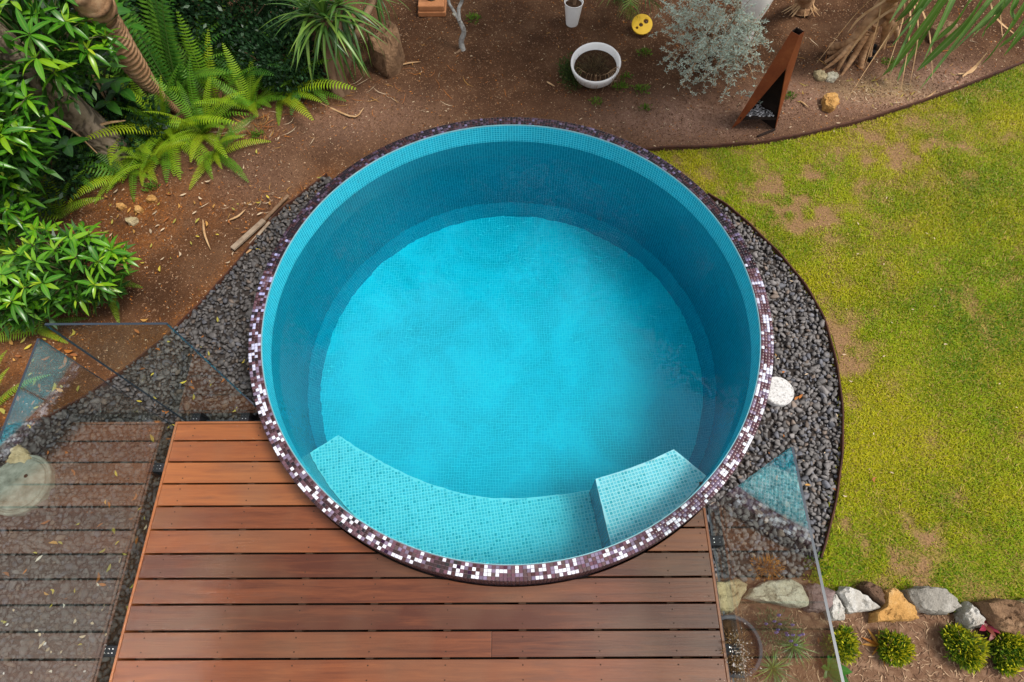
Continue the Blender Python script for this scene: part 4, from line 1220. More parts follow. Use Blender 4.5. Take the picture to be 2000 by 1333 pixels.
wc = (0.619, 5.81)
wp = empty('white_pot', (*wc, ground_z(*wc)), 'small white tapered pot with a bare stem at the top of the soil bed', 'pot')
z0 = 0.0
V, F = lathe([(0.0005, z0), (0.055, z0), (0.062, z0 + 0.01), (0.092, z0 + 0.235), (0.097, z0 + 0.25), (0.090, z0 + 0.25), (0.082, z0 + 0.225), (0.0005, z0 + 0.222)], *wc, n=40)
mk('pot_body', V, F, (M_white_pot, M_pot_soil), wp, mi=[1 if i % 7 == 6 else 0 for i in range(len(F))], smooth=False)
V, F = tube(smooth_path([(wc[0] + 0.005, wc[1], 0.22), (wc[0] + 0.015, wc[1] + 0.02, 0.42), (wc[0] - 0.01, wc[1] + 0.03, 0.7)], 8), [0.018, .017, .016, .015, .014, .013, .012, .010], 8)
mk('stem', V, F, M_bark_brown, wp, smooth=True)

bc = (0.804, 5.027)
bw = empty('bowl_planter', (*bc, 0.0), 'wide white bowl planter with peeling rim and dead plants inside', 'planter')
prof = [(0.0005, 0.0), (0.10, 0.0), (0.17, 0.03), (0.215, 0.09), (0.236, 0.16), (0.240, 0.19), (0.232, 0.198), (0.220, 0.19), (0.205, 0.13), (0.18, 0.10), (0.0005, 0.085)]
V, F = lathe(prof, 0, 0, n=56)
tilt = Matrix.Translation((bc[0], bc[1], 0.0)) @ Matrix.Rotation(R(9), 4, 'X') @ Matrix.Rotation(R(-3), 4, 'Y')
V = [tuple(tilt @ Vector(v)) for v in V]
mk('bowl', V, F, (M_white_pot, M_pot_soil), bw, mi=[1 if i % 10 >= 8 else 0 for i in range(len(F))], smooth=True)

vc = (2.356, 5.576)
vs = empty('tall_vase', (*vc, 0.0), 'tall white waisted vase standing behind the silver shrub', 'vase')
V, F = lathe([(0.0005, 0), (0.09, 0), (0.10, 0.02), (0.085, 0.10), (0.10, 0.24), (0.135, 0.38), (0.155, 0.50), (0.150, 0.60), (0.115, 0.68), (0.10, 0.72), (0.12, 0.76), (0.11, 0.765), (0.09, 0.72), (0.0005, 0.60)], *vc, n=44)
mk('body', V, F, M_white_pot, vs, smooth=True)
for s in (-1, 1):
    hp = smooth_path([(vc[0] + s * 0.105, vc[1], 0.72), (vc[0] + s * 0.19, vc[1], 0.69), (vc[0] + s * 0.19, vc[1], 0.58), (vc[0] + s * 0.15, vc[1], 0.52)], 10)
    V, F = tube(hp, 0.018, 8); mk('handle', V, F, M_white_pot, vs, smooth=True)

tcx, tcy = (-0.846, 6.082, 0.12)[:2]
tp = empty('terracotta_plinth', (tcx, tcy, 0.0), 'square terracotta plinth at the top edge of the soil bed', 'plinth')
V, F = box(tcx - 0.145, tcx + 0.145, tcy - 0.14, tcy + 0.14, 0.0, 0.055); o = mk('base', V, F, M_terracotta, tp); bevel_mesh(o, 0.008)
V, F = box(tcx - 0.138, tcx + 0.138, tcy - 0.133, tcy + 0.133, 0.055, 0.12); o = mk('block', V, F, M_terracotta, tp); bevel_mesh(o, 0.012)
V, F = lathe([(0.0005, 0.12), (0.055, 0.12), (0.058, 0.135), (0.035, 0.15), (0.028, 0.19), (0.05, 0.23), (0.075, 0.30), (0.06, 0.34), (0.0005, 0.35)], tcx, tcy - 0.005, n=8)
o = mk('garden_ornament', V, F, M_bronze); tag(o, 'dark bronze eight sided ornament foot standing on the terracotta plinth', 'ornament')

# yellow disc with three holes, leaning towards the house
yc = (1.323, 5.69)
bm = bmesh.new()
def circ(cx, cy, r, n):
    vs_ = [bm.verts.new((cx + r * math.cos(2 * math.pi * i / n), cy + r * math.sin(2 * math.pi * i / n), 0)) for i in range(n)]
    return [bm.edges.new((vs_[i], vs_[(i + 1) % n])) for i in range(n)]
ed = circ(0, 0, 0.105, 48) + circ(0.040, 0.030, 0.026, 18) + circ(-0.012, -0.006, 0.021, 18) + circ(-0.052, -0.036, 0.014, 14)
bmesh.ops.triangle_fill(bm, use_beauty=True, edges=ed)
for f in bm.faces:
    if f.normal.z < 0: f.normal_flip()
ret = bmesh.ops.extrude_face_region(bm, geom=list(bm.faces))
for v in [e for e in ret['geom'] if isinstance(e, bmesh.types.BMVert)]: v.co.z += 0.016
bmesh.ops.recalc_face_normals(bm, faces=bm.faces)
me = bpy.data.meshes.new('yellow_disc'); bm.to_mesh(me); bm.free(); me.materials.append(M_yellow)
yd = put('yellow_disc', me, Matrix.Translation((yc[0], yc[1], 0.075)) @ Matrix.Rotation(R(26), 4, 'X'))
tag(yd, 'flat yellow disc with three dark round holes on the soil', 'disc')
V, F = lathe([(0.0005, 0.0), (0.05, 0.0), (0.052, 0.028), (0.0005, 0.05)], yc[0], yc[1] + 0.02, n=20)
tag(mk('support_stone', V, F, MR_dark, smooth=True), 'dark flat stone half hidden under the yellow disc', 'stone')

# ------------------------------------------------------------------ rusted steel tower (open fire pit)
sc_ = (2.237, 4.309)
ft = empty('steel_fire_tower', (*sc_, 0.0), 'tall tapering rusted steel fire tower with open front and ash shelf', 'fire pit')
HT = 1.01
dirx = Vector((1.0, -0.02, 0)).normalized(); diry = Vector((0.02, 1.0, 0)).normalized()
def tp_(a, b, z):                     # plan coordinates (right, back) -> world
    v = Vector((sc_[0], sc_[1], 0)) + dirx * a + diry * b; return (v.x, v.y, z)
bl, br, bk = (-0.205, 0.0), (0.205, 0.0), (0.0, 0.22)
tw = 0.052
Tl, Tr, Tf, Tb = (-tw, 0.0), (tw, 0.0), (0.0, -tw), (0.0, tw)
def plate(name, outer, mat, th=0.006):
    """a thin steel plate from a quad of 3D points"""
    P = [Vector(q) for q in outer]
    nrm = (P[1] - P[0]).cross(P[-1] - P[0]).normalized() * th
    V = [tuple(q) for q in P] + [tuple(q + nrm) for q in P]
    n = len(P)
    F = [tuple(range(n - 1, -1, -1)), tuple(range(n, 2 * n))] + [(i, (i + 1) % n, n + (i + 1) % n, n + i) for i in range(n)]
    return mk(name, V, F, mat, ft)
Ztop = HT
apexA = tp_(0.0, -0.088, HT * 0.74)
plate('left_plate', [tp_(*Tl, Ztop), tp_(*Tf, Ztop), apexA, tp_(-0.165, -0.030, 0.10), tp_(*bl, 0.0)], M_rust)
plate('right_plate', [tp_(*Tf, Ztop), tp_(*Tr, Ztop), tp_(*br, 0.0), tp_(0.175, -0.022, 0.10), apexA], M_rust)
plate('back_plate', [tp_(*Tb, Ztop), tp_(*Tl, Ztop), tp_(*bl, 0.0), tp_(*bk, 0.0)], M_soot)
plate('back_plate', [tp_(*Tr, Ztop), tp_(*Tb, Ztop), tp_(*bk, 0.0), tp_(*br, 0.0)], M_soot)
V, F = prism([tp_(-0.172, -0.02, 0)[:2], tp_(0.172, -0.02, 0)[:2], tp_(0.165, 0.02, 0)[:2], tp_(0.0, 0.185, 0)[:2], tp_(-0.165, 0.02, 0)[:2]], 0.135, 0.160)
mk('shelf', V, F, M_soot, ft)
qa = np.column_stack([rng.uniform(-0.13, 0.13, 260), rng.uniform(-0.005, 0.14, 260)])
qa = qa[np.abs(qa[:, 0]) < 0.15 - qa[:, 1] * 0.85]
o = solids('ash', np.array([tp_(a, b, 0.162) for a, b in qa]), rng.uniform(0.006, 0.018, len(qa)), 0.6, 0.5, np.array([0.30, 0.29, 0.29]) * rng.uniform(0.2, 2.0, (len(qa), 1)), M_chip, ICO1)
tag(o, 'grey and white ash heaped on the shelf of the steel tower', 'ash', kind='stuff')
V, F = tube([tp_(0.19, -0.02, 0.02), tp_(0.10, -0.06, 0.015), tp_(0.02, -0.10, 0.012)], [0.012, 0.014, 0.010], 6)
tag(mk('charred_stick', V, F, M_soot), 'charred black stick lying in front of the steel tower', 'stick')

# timber offcuts along the left edging
for nm, a, b, wd, mt, lb in (('timber_offcut', (-2.334, 2.963), (-2.12, 3.253), 0.022, M_old_wood, 'grey weathered timber offcut lying beside the left edging'), ('dark_branch', (-2.139, 3.237), (-1.961, 3.525), 0.014, M_bark_brown, 'dark thin branch lying on soil by the left edging'), ('timber_stake', (-2.198, 3.014), (-2.073, 3.237), 0.012, M_old_wood, 'thin pale stake lying right along the edging steel')):
    a = Vector((*a, 0.03)); b = Vector((*b, 0.035)); d = (b - a).normalized(); s = Vector((-d.y, d.x, 0)) * wd
    V = [tuple(a - s), tuple(a + s), tuple(b + s), tuple(b - s)]; V += [(x, y, z + wd) for x, y, z in V]
    o = mk(nm, V, [(3, 2, 1, 0), (4, 5, 6, 7), (0, 1, 5, 4), (1, 2, 6, 5), (2, 3, 7, 6), (3, 0, 4, 7)], mt); bevel_mesh(o, 0.003)
    tag(o, lb, 'timber')
SL = 'dry palm leaf strips on the soil'
for pts, lb in ((((-2.663, 3.285), (-2.609, 3.123), (-2.523, 2.965)), 'straw coloured curled leaf strip on bare soil left of the pool'), (((-2.441, 3.278), (-2.369, 3.315), (-2.313, 3.387)), 'short pinkish straw strip beside the left path centre'), (((-2.269, 2.896)[:2], (-2.196, 2.962), (-2.152, 3.024)), 'dry strip lying on the gravel border at left'), (((2.735, 4.657), (2.765, 4.616), (2.801, 4.555)), 'thin straw shred right of the steel tower'), (((3.893, 4.639), (3.98, 4.7), (4.073, 4.775)), 'pale straw strip on soil near the lawn edge'), (((4.356, 5.006), (4.481, 5.019), (4.581, 5.106)), 'bent pale leaf tip under the long strap leaves'), (((-1.84, 4.666)[:2], (-1.513, 4.481), (-1.419, 4.594)), 'long thin dry strip left of the sapling'), (((-1.158, 5.179), (-1.033, 5.215), (-0.916, 5.228)), 'thin bent dry twig right of the boulder'), (((0.332, 4.939), (0.366, 4.903), (0.405, 4.867)), 'short straw fleck left of the white bowl')):
    P = smooth_path([(x, y, 0.022 + 0.006 * i) for i, (x, y) in enumerate(pts)], 8)
    V, F = tube(P, [0.004, .009, .011, .011, .010, .008, .006, .003], 5)
    V = [(x, y, 0.012 + (z - 0.012) * 0.6) for x, y, z in V]
    tag(mk('dry_leaf', V, F, M_straw, smooth=True), lb, 'dry leaf', SL)

# ------------------------------------------------------------------ foliage building blocks
def leaf_mesh(name, mat, wid=0.26, fold=0.22, droop=0.18, seg=6, tipw=0.05, shape='lance'):
    V = []; F = []; C = []
    for i in range(seg + 1):
        t = i / seg
        if shape == 'lance': w_ = wid * (math.sin(math.pi * min(1, t ** 0.85)) ** 0.8) * (1 - 0.15 * t) + 0.006
        elif shape == 'strap': w_ = wid * min(1, 0.55 + 2.0 * t) * (1 - t ** 3) + 0.002
        else: w_ = wid * math.sin(math.pi * t ** 0.7) ** 0.75 + 0.006
        z = -droop * t * t + 0.10 * t
        x = t * (1 - 0.12 * droop * t)
        V += [(x, -w_ / 2, z + fold * w_ / 2), (x, 0, z), (x, w_ / 2, z + fold * w_ / 2)]
        C += [(0, 0, 0), (1, 0, 0), (0, 0, 0)]
    for i in range(seg):
        a = 3 * i
        F += [(a, a + 3, a + 4, a + 1), (a + 1, a + 4, a + 5, a + 2)]
    return make_mesh(name, V, F, (mat,), smooth=True, color=np.array(C, float))

ML_bright = mat_leaf('bright_lance_leaf', [(0.018, 0.095, 0.005), (0.045, 0.19, 0.006), (0.11, 0.31, 0.008), (0.30, 0.46, 0.012)], 0.30, 0.5, (0.30, 0.42, 0.08), 0.4)
ML_young = mat_leaf('young_leaf', [(0.16, 0.34, 0.012), (0.30, 0.46, 0.02), (0.44, 0.52, 0.03)], 0.35, 0.45, (0.5, 0.55, 0.15), 0.3)
ML_broad = mat_leaf('broad_vine_leaf', [(0.015, 0.08, 0.008), (0.03, 0.13, 0.012), (0.05, 0.18, 0.015)], 0.4, 0.4, (0.15, 0.3, 0.06), 0.3)
ML_spike = mat_leaf('spike_leaf', [(0.022, 0.07, 0.015), (0.05, 0.14, 0.020), (0.13, 0.25, 0.035), (0.26, 0.36, 0.06)], 0.35, 0.5, (0.25, 0.35, 0.1), 0.35)
ML_strap = mat_leaf('long_strap_leaf', [(0.05, 0.13, 0.02), (0.10, 0.22, 0.03), (0.17, 0.30, 0.10)], 0.4, 0.4, (0.30, 0.38, 0.16), 0.5)
ML_fern = mat_leaf('fern_frond', [(0.04, 0.15, 0.008), (0.10, 0.25, 0.010), (0.23, 0.38, 0.012), (0.38, 0.44, 0.014)], 0.5, 0.3, (0.2, 0.2, 0.05), 0.3)
ML_fern_dark = mat_leaf('dark_fern_frond', [(0.025, 0.10, 0.014), (0.05, 0.17, 0.018), (0.10, 0.25, 0.02), (0.16, 0.31, 0.02)], 0.5, 0.3, (0.09, 0.06, 0.03), 0.4)

def frame(direction, roll=0.0):
    x = Vector(direction).normalized()
    up = Vector((0, 0, 1)) if abs(x.z) < 0.96 else Vector((0, 1, 0))
    y = up.cross(x).normalized(); z = x.cross(y)
    return Matrix((x, y, z)).transposed().to_4x4() @ Matrix.Rotation(roll, 4, 'X')

LANCE = [leaf_mesh('leaf', ML_bright, w_, f_, d_) for w_, f_, d_ in ((0.25, .25, .15), (0.22, .3, .3), (0.28, .2, .22), (0.20, .35, .38))]
YOUNG = [leaf_mesh('leaf', ML_young, w_, f_, d_) for w_, f_, d_ in ((0.22, .4, .05), (0.19, .5, .12))]
BROAD = [leaf_mesh('leaf', ML_broad, w_, f_, d_, shape='broad') for w_, f_, d_ in ((0.52, .15, .2), (0.46, .2, .3))]

def whorl_shrub(name, label, cat, centre, radii, nwh, L, base=None, limit=300, group=None, low=-0.25):
    L = L * 0.82
    c = Vector(centre)
    b = Vector((base[0], base[1], 0)) if base else Vector((c.x, c.y, 0))
    root = empty(name, b, label, cat, group)
    stems = []; count = 0
    extra = []
    gold = math.pi * (3 - math.sqrt(5))
    for i in range(nwh):
        zz = 1 - (i + 0.5) / nwh * (1 - low); rr = math.sqrt(max(0, 1 - zz * zz)); th = gold * i + random.uniform(-.4, .4)
        nrm = Vector((rr * math.cos(th), rr * math.sin(th), zz))
        k = random.uniform(0.72, 1.08)
        p = c + Vector((nrm.x * radii[0], nrm.y * radii[1], nrm.z * radii[2])) * k
        ax = (nrm * 0.6 + Vector((0, 0, 0.8)) + Vector((random.uniform(-.3, .3), random.uniform(-.3, .3), 0))).normalized()
        stems.append(tube(smooth_path([b + (c - b) * 0.25, c + (p - c) * 0.45 - Vector((0, 0, 0.05)), p], 5), [0.010, 0.008, 0.007, 0.005, 0.004], 5))
        t1 = ax.orthogonal().normalized(); t2 = ax.cross(t1)
        nl = random.randint(7, 9)
        off = random.uniform(0, 6.28)
        for j in range(nl):
            a = off + 2 * math.pi * j / nl + random.uniform(-.2, .2)
            el = random.uniform(-0.15, 0.55)
            d = (t1 * math.cos(a) + t2 * math.sin(a)) * math.cos(el) + ax * math.sin(el)
            s = L * random.uniform(0.7, 1.15)
            put('leaf', random.choice(LANCE), Matrix.Translation(p - ax * random.uniform(0, 0.04)) @ frame(d, random.uniform(-.35, .35)) @ Matrix.Scale(s, 4), root); count += 1
        if random.random() < 0.8:
            for j in range(random.randint(2, 4)):
                a = random.uniform(0, 6.28); el = random.uniform(0.5, 1.2)
                d = (t1 * math.cos(a) + t2 * math.sin(a)) * math.cos(el) + ax * math.sin(el)
                put('leaf', random.choice(YOUNG), Matrix.Translation(p) @ frame(d, random.uniform(-.3, .3)) @ Matrix.Scale(L * random.uniform(0.35, 0.62), 4), root); count += 1
    V, F = join(stems)
    mk('stem', V, F, M_stem, root, smooth=True)
    leaf_cloud('foliage', root, (c.x, c.y, c.z - 0.05), (radii[0] * .92, radii[1] * .92, radii[2] * .85), int(nwh * 30), L * 0.8, L * 0.2, (0.012, 0.055, 0.006), (0.05, 0.17, 0.010), M_foliage, 0.3, 0.4)
    return root

def leaf_cloud(name, root, centre, radii, n, L, W, c0, c1, mat, shell=0.35, up=0.5, low=-1.0, tips=None):
    """many small leaves through a volume: one mesh"""
    m = n
    d = rng.normal(size=(m, 3)); d /= np.linalg.norm(d, axis=1, keepdims=True)
    d[:, 2] = np.where(d[:, 2] < low, -d[:, 2], d[:, 2])
    r = (shell + (1 - shell) * rng.random(m) ** 0.6)
    lump = 0.75 + 0.5 * vnoise(d * 1.0 + 5, 2.6, int(abs(centre[0]) * 10) % 9)
    P = np.array(centre) + d * np.array(radii) * (r * lump)[:, None]
    ax = d * 0.9 + rng.normal(size=(m, 3)) * 0.55 + np.array([0, 0, up]); ax /= np.linalg.norm(ax, axis=1, keepdims=True)
    s = np.cross(ax, rng.normal(size=(m, 3))); s /= np.linalg.norm(s, axis=1, keepdims=True)
    ll = L * rng.uniform(0.6, 1.3, m); ww = W * rng.uniform(0.7, 1.2, m)
    V = np.stack([P, P + ax * (ll * 0.45)[:, None] + s * (ww / 2)[:, None], P + ax * ll[:, None], P + ax * (ll * 0.45)[:, None] - s * (ww / 2)[:, None]], 1).reshape(-1, 3)
    F = np.arange(m * 4).reshape(m, 4)
    t = rng.random(m)[:, None]
    c = np.array(c0) + (np.array(c1) - np.array(c0)) * t
    if tips is not None:
        k = np.clip((r - 0.72) * 3.0, 0, 1)[:, None] * np.clip(0.3 + d[:, 2:3], 0, 1)
        k = np.clip(k * (0.4 + 1.3 * vnoise(P, 9, 4)[:, None]), 0, 1)
        c = c + (np.array(tips) - c) * k
    V[:, 2] = np.maximum(V[:, 2], 0.006)
    o = mk(name, V, F, mat, root, color=np.repeat(c, 4, 0))
    o['kind'] = 'stuff'
    return o

# ---- ferns
def frond_mesh(name, mat, e0, e1, pairs=30, wid=0.105, bend=0.0):
    V = []; F = []; C = []
    x = z = 0.0; y = 0.0; n = pairs
    path = []
    for i in range(n + 3):
        t = i / (n + 2); e = e0 + (e1 - e0) * t ** 1.2
        path.append((x, y, z, e))
        x += math.cos(e) / (n + 2); z += math.sin(e) / (n + 2); y += bend * t / (n + 2)
    tv_, tf_ = tube([p[:3] for p in path], [0.006 * (1 - 0.8 * i / (n + 2)) for i in range(n + 3)], 4)
    V += tv_; F += tf_; C += [(1, 0, 0)] * len(tv_)
    for i in range(2, n + 2):
        t = i / (n + 2)
        L = wid * (min(1, 0.45 + 2.4 * t)) * (1 - t ** 2.6) ** 0.8 + 0.006
        px_, py_, pz_, e = path[i]
        w_ = 0.0155
        for s in (-1, 1):
            sl = random.uniform(-0.05, 0.05)
            fx, fz = math.cos(e), math.sin(e)
            def P(a, b, dz):     # a along the rachis, b outward
                return (px_ + fx * a - fz * dz, py_ + s * b, pz_ + fz * a + fx * dz)
            b0 = len(V)
            V += [P(-w_ * 0.45, 0.003, 0), P(w_ * 0.45, 0.003, 0), P(w_ * 0.5 + L * 0.10 + sl * L, L * 0.55, -0.02 * L), P(-w_ * 0.5 + L * 0.10 + sl * L, L * 0.55, -0.02 * L), P(L * 0.25 + sl * L, L, -0.22 * L)]
            C += [(0.0, 0, 0)] * 5
            q = [(b0, b0 + 1, b0 + 2, b0 + 3), (b0 + 3, b0 + 2, b0 + 4)]
            F += q if s > 0 else [f[::-1] for f in q]
    return make_mesh(name, V, F, (mat,), color=np.array(C, float))

FR = {}
for key, mt in (('light', ML_fern), ('dark', ML_fern_dark)):
    FR[key] = [frond_mesh('frond', mt, R(e0), R(e1), bend=b) for e0, e1, b in ((75, 30, .1), (60, 0, -.1), (45, -25, .12), (25, -30, -.1), (80, 60, 0.05))]

def fern(label, base, fronds, kind='light', group='sword ferns under the shrubs'):
    """fronds: (azimuth deg from +X, length, variant)"""
    root = empty('sword_fern', (base[0], base[1], 0.0), label, 'fern', group)
    for az, L, v in fronds:
        M = Matrix.Translation((base[0] + random.uniform(-.03, .03), base[1] + random.uniform(-.03, .03), 0.01)) @ Matrix.Rotation(R(az), 4, 'Z') @ Matrix.Rotation(random.uniform(-.25, .25), 4, 'X') @ Matrix.Scale(L * 1.35, 4)
        put('frond', FR[kind][v], M, root)
    return root

def spray(n, a0, a1, l0, l1, vs_):
    n = int(n * 1.5)
    return [(a0 + (a1 - a0) * (i + 0.5) / n + random.uniform(-9, 9), random.uniform(l0, l1), random.choice(vs_)) for i in range(n)]

fern('big bright sword fern spilling over the path in front of the ringed trunk', (-3.193, 4.3), spray(16, 150, 400, .38, .62, (1, 2, 3)) + spray(9, 0, 360, .35, .55, (0, 4)))
fern('tall dark green fern with upright fronds right of the ringed trunk', (-3.219, 4.741), spray(9, 50, 130, .75, .98, (4, 4, 0)) + spray(6, -20, 60, .6, .8, (1, 2)), 'dark')
fern('bright fern leaning over the soil left of the spiky plant', (-2.24, 4.76), [(-50, .52, 2), (-12, .66, 2), (8, .55, 1), (80, .5, 0), (120, .5, 1), (165, .5, 2), (200, .42, 3), (-80, .3, 3), (40, .5, 0), (-30, .45, 2), (-5, .5, 3), (150, .5, 2), (100, .45, 4), (60, .4, 1)])
fern('upright yellow green fern in the middle of the fern bank', (-2.838, 4.655), [(95, .62, 4), (75, .5, 0), (10, .5, 1), (-25, .45, 2), (-60, .35, 3), (140, .5, 1), (180, .45, 2), (230, .38, 2), (-5, .35, 0)])
fern('bright fern tucked under the right side of the big bright fern', (-2.871, 4.297), spray(11, 0, 360, .34, .5, (0, 1, 2)))
fern('yellowish fern below the ringed trunk foot', (-3.416, 4.061), spray(11, 60, 330, .32, .48, (1, 2, 3)))
fern('green fern between the upright fern and the spiky plant', (-2.483, 4.604), spray(10, -60, 220, .32, .46, (0, 1, 2)))
fern('dark fern hugging the spiky plant trunk', (-1.994, 4.947), spray(9, 0, 330, .34, .5, (0, 1, 2)), 'dark')
fern('green fern between the left shrubs and the round leafy bush', (-3.906, 3.333), [(165, .5, 2), (140, .5, 1), (110, .5, 0), (80, .45, 4), (195, .45, 2), (40, .4, 1), (225, .4, 3), (15, .38, 2)])
fern('fern with long fronds right of the grey trunk foot', (-3.472, 4.446), spray(8, 100, 300, .45, .62, (0, 1, 2)))
fern('dark arching fern behind the upright yellow green fern', (-2.97, 4.921), spray(9, 10, 190, .55, .75, (0, 1, 2)), 'dark')
fern('dark fern between the fern bank and the dark shrubs', (-2.625, 4.954), spray(10, -30, 200, .45, .65, (0, 1, 2)), 'dark')
fern('low fern with one long pale frond below the grey trunk', (-3.475, 3.788), [(178, .62, 2), (188, .52, 2), (205, .5, 3), (150, .4, 1), (225, .42, 2), (120, .35, 1), (250, .3, 3), (-30, .28, 2)])
fern('small fern sprouting at the foot of the grey trunk', (-3.269, 3.949), spray(9, 120, 420, .25, .42, (1, 2, 3)))
fern('small fern at the path edge with drooping frond tips', (-2.733, 4.055), spray(8, -110, 70, .25, .42, (1, 2, 3)))
fern('pointed fern standing left of the leafy bush', (-3.92, 2.692), [(100, .55, 4), (75, .4, 0), (40, .4, 1), (140, .45, 1), (175, .45, 2), (120, .5, 0), (88, .45, 4)])
fern('fern under the leafy bush by the corner of the glass', (-3.715, 2.21), [(120, .5, 1), (165, .45, 2), (95, .4, 1), (60, .35, 2), (200, .4, 3), (20, .3, 3), (-20, .25, 3)])
fern('little fern creeping from under the leafy bush onto soil', (-3.277, 2.629), [(-20, .28, 2), (-60, .30, 3), (-95, .22, 3), (20, .2, 2)])
fern('yellow fern at the left edge beyond the left glass panel', (-3.815, 1.575), spray(9, 20, 330, .25, .40, (1, 2, 3)))
fern('low fern at the left edge under the shrubs', (-4.039, 2.489), spray(8, 0, 360, .3, .45, (1, 2)), 'dark')
fern('fern half hidden behind the ringed trunk', (-3.717, 4.929), spray(9, 20, 190, .5, .75, (0, 1, 4)), 'dark')
fern('fern in shade below the large left shrub', (-3.994, 3.882), spray(9, 0, 360, .35, .5, (1, 2)), 'dark')

# ---- shrubs on the left
whorl_shrub('lance_leaf_shrub', 'large bright green shrub filling the top left corner', 'shrub', (-3.536, 4.011, 1.2), (0.50, 0.44, 0.42), 34, 0.22, base=(-4.84, 4.94), group='bright lance leaved shrubs at left')
whorl_shrub('lance_leaf_shrub', 'bright shrub hanging over the grey trunk at the left edge', 'shrub', (-3.696, 3.237, 1.05), (0.34, 0.42, 0.40), 30, 0.22, base=(-4.46, 3.886), group='bright lance leaved shrubs at left')
whorl_shrub('lance_leaf_shrub', 'darker lance leaved shrub low at the left edge', 'shrub', (-3.846, 2.922, 0.7), (0.28, 0.30, 0.32), 20, 0.19, base=(-4.285, 3.04), group='bright lance leaved shrubs at left')
whorl_shrub('lance_leaf_shrub', 'round leafy bush with yellow young leaves beside the bare path', 'shrub', (-3.249, 2.484, 0.48), (0.40, 0.30, 0.33), 34, 0.165, base=(-3.45, 2.581), group='bright lance leaved shrubs at left', low=-0.35)
whorl_shrub('lance_leaf_shrub', 'small lance leaved bush at the left edge below the round leafy bush', 'shrub', (-3.64, 2.317, 0.4), (0.26, 0.22, 0.25), 16, 0.185, base=(-3.881, 2.394), group='bright lance leaved shrubs at left')

vine = empty('broad_leaf_vine', (*(-3.963, 4.79), 0.0), 'dark broad leaved climber beside the ringed trunk', 'vine')
stems = []
for (p, n_) in (((-3.367, 4.364, 1), 3), ((-3.339, 4.314, 0.9), 3), ((-3.298, 4.319, 0.8), 3), ((-3.364, 4.288, 0.6), 4), ((-3.372, 4.312, 0.5), 3), ((-3.374, 4.388, 1.2), 4), ((-3.285, 4.418, 1.2), 3), ((-3.235, 4.612, 1), 4), ((-3.244, 4.732, 0.8), 3), ((-3.64, 3.666, 0.5), 4), ((-3.451, 4.158, 0.5), 3), ((-3.387, 4.349, 1.1), 3)):
    stems.append(tube(smooth_path([(*(-3.963, 4.79), 0.0), Vector(p) * 0.5 + Vector((*(-3.963, 4.79), 0.1)) * 0.5, p], 5), 0.006, 4))
    o0 = random.uniform(0, 6.28)
    for k in range(n_):
        a = o0 + 2 * math.pi * k / n_
        put('leaf', random.choice(BROAD), Matrix.Translation(p) @ frame((math.cos(a), math.sin(a), random.uniform(-.3, .2)), random.uniform(-.3, .3)) @ Matrix.Scale(random.uniform(.13, .19), 4), vine)
V, F = join(stems); mk('stem', V, F, M_stem, vine)

# dark shrubs behind
def dark_shrub(label, c, radii, n, L=0.055, c0=(0.008, 0.028, 0.010), c1=(0.03, 0.085, 0.028)):
    root = empty('dark_shrub', (c[0], c[1], 0.0), label, 'shrub', 'dark glossy shrubs at the back left')
    leaf_cloud('foliage', root, c, radii, n, L, L * 0.5, c0, c1, M_foliage, 0.25, 0.5)
    parts = [tube(smooth_path([(c[0], c[1], 0), (c[0] + random.uniform(-.3, .3) * radii[0], c[1] + random.uniform(-.3, .3) * radii[1], c[2] * .6), (c[0] + random.uniform(-.8, .8) * radii[0], c[1] + random.uniform(-.8, .8) * radii[1], c[2] + radii[2] * .5)], 6), [0.016, .014, .011, .009, .007, .004], 5) for _ in range(9)]
    V, F = join(parts); mk('stem', V, F, M_bark_brown, root, smooth=True)
dark_shrub('dark glossy leaved shrub at the top behind the tall fern', (-2.553, 5.402, 0.52), (0.75, 0.46, 0.50), 10500)
dark_shrub('dark shrub left of the spiky plant trunk', (-2.119, 4.982, 0.32), (0.46, 0.36, 0.32), 7500, 0.045)
dark_shrub('dark shrub behind the ringed trunk at the top', (-3.334, 5.468, 0.8), (0.60, 0.45, 0.60), 7000, 0.07)
dark_shrub('dark undergrowth bush between grey trunk and ferns', (-3.692, 4.248, 0.22), (0.60, 0.36, 0.22), 5200, 0.05)
dark_shrub('shaded dark bush under the left shrubs', (-4.055, 3.607, 0.3), (0.50, 0.45, 0.30), 3000, 0.06)
dark_shrub('dark leafy bush under the top left corner shrub', (-4.347, 4.738, 0.45), (0.7, 0.5, 0.45), 3200, 0.08)

# ---- trunks
def trunk(name, pts, rads, mat, root, n=14, rings=0, ring_amp=0.06, m=60, rough=0.10, fissure=0.0, scar=0.0):
    P = smooth_path(pts, m); rr = np.interp(np.linspace(0, 1, m), np.linspace(0, 1, len(rads)), rads)
    V, F = tube(P, list(rr), n)
    V = np.array(V)
    ax = np.repeat(np.array(P), n, 0)
    d = V - ax
    t = np.repeat(np.linspace(0, 1, m), n)
    k = 1 + (fbm(V, 9, 3) - 0.5) * 2 * rough
    if rings:
        ph = (t * rings + 0.25 * np.sin(np.tile(np.arange(n) * 2 * np.pi / n, m))) % 1.0
        k += ring_amp * (ph ** 2)
    if fissure:
        an = np.tile(np.arange(n), m)
        k -= fissure * (fbm(np.column_stack([an * 1.1, t * 16]), 1.0, 6, 2) > 0.56)
    V = ax + d * k[:, None]
    c = np.ones(len(V))
    if scar: c = np.where(ph > 0.72, 1 - scar, 1.15 - 0.25 * ph)
    if fissure:
        an = np.tile(np.arange(n), m)
        c = np.where(fbm(np.column_stack([an * 1.1, t * 16]), 1.0, 6, 2) > 0.56, 0.45, 1.0)
    return mk(name, V, F, mat, root, smooth=True, color=np.repeat(c[:, None], 3, 1))

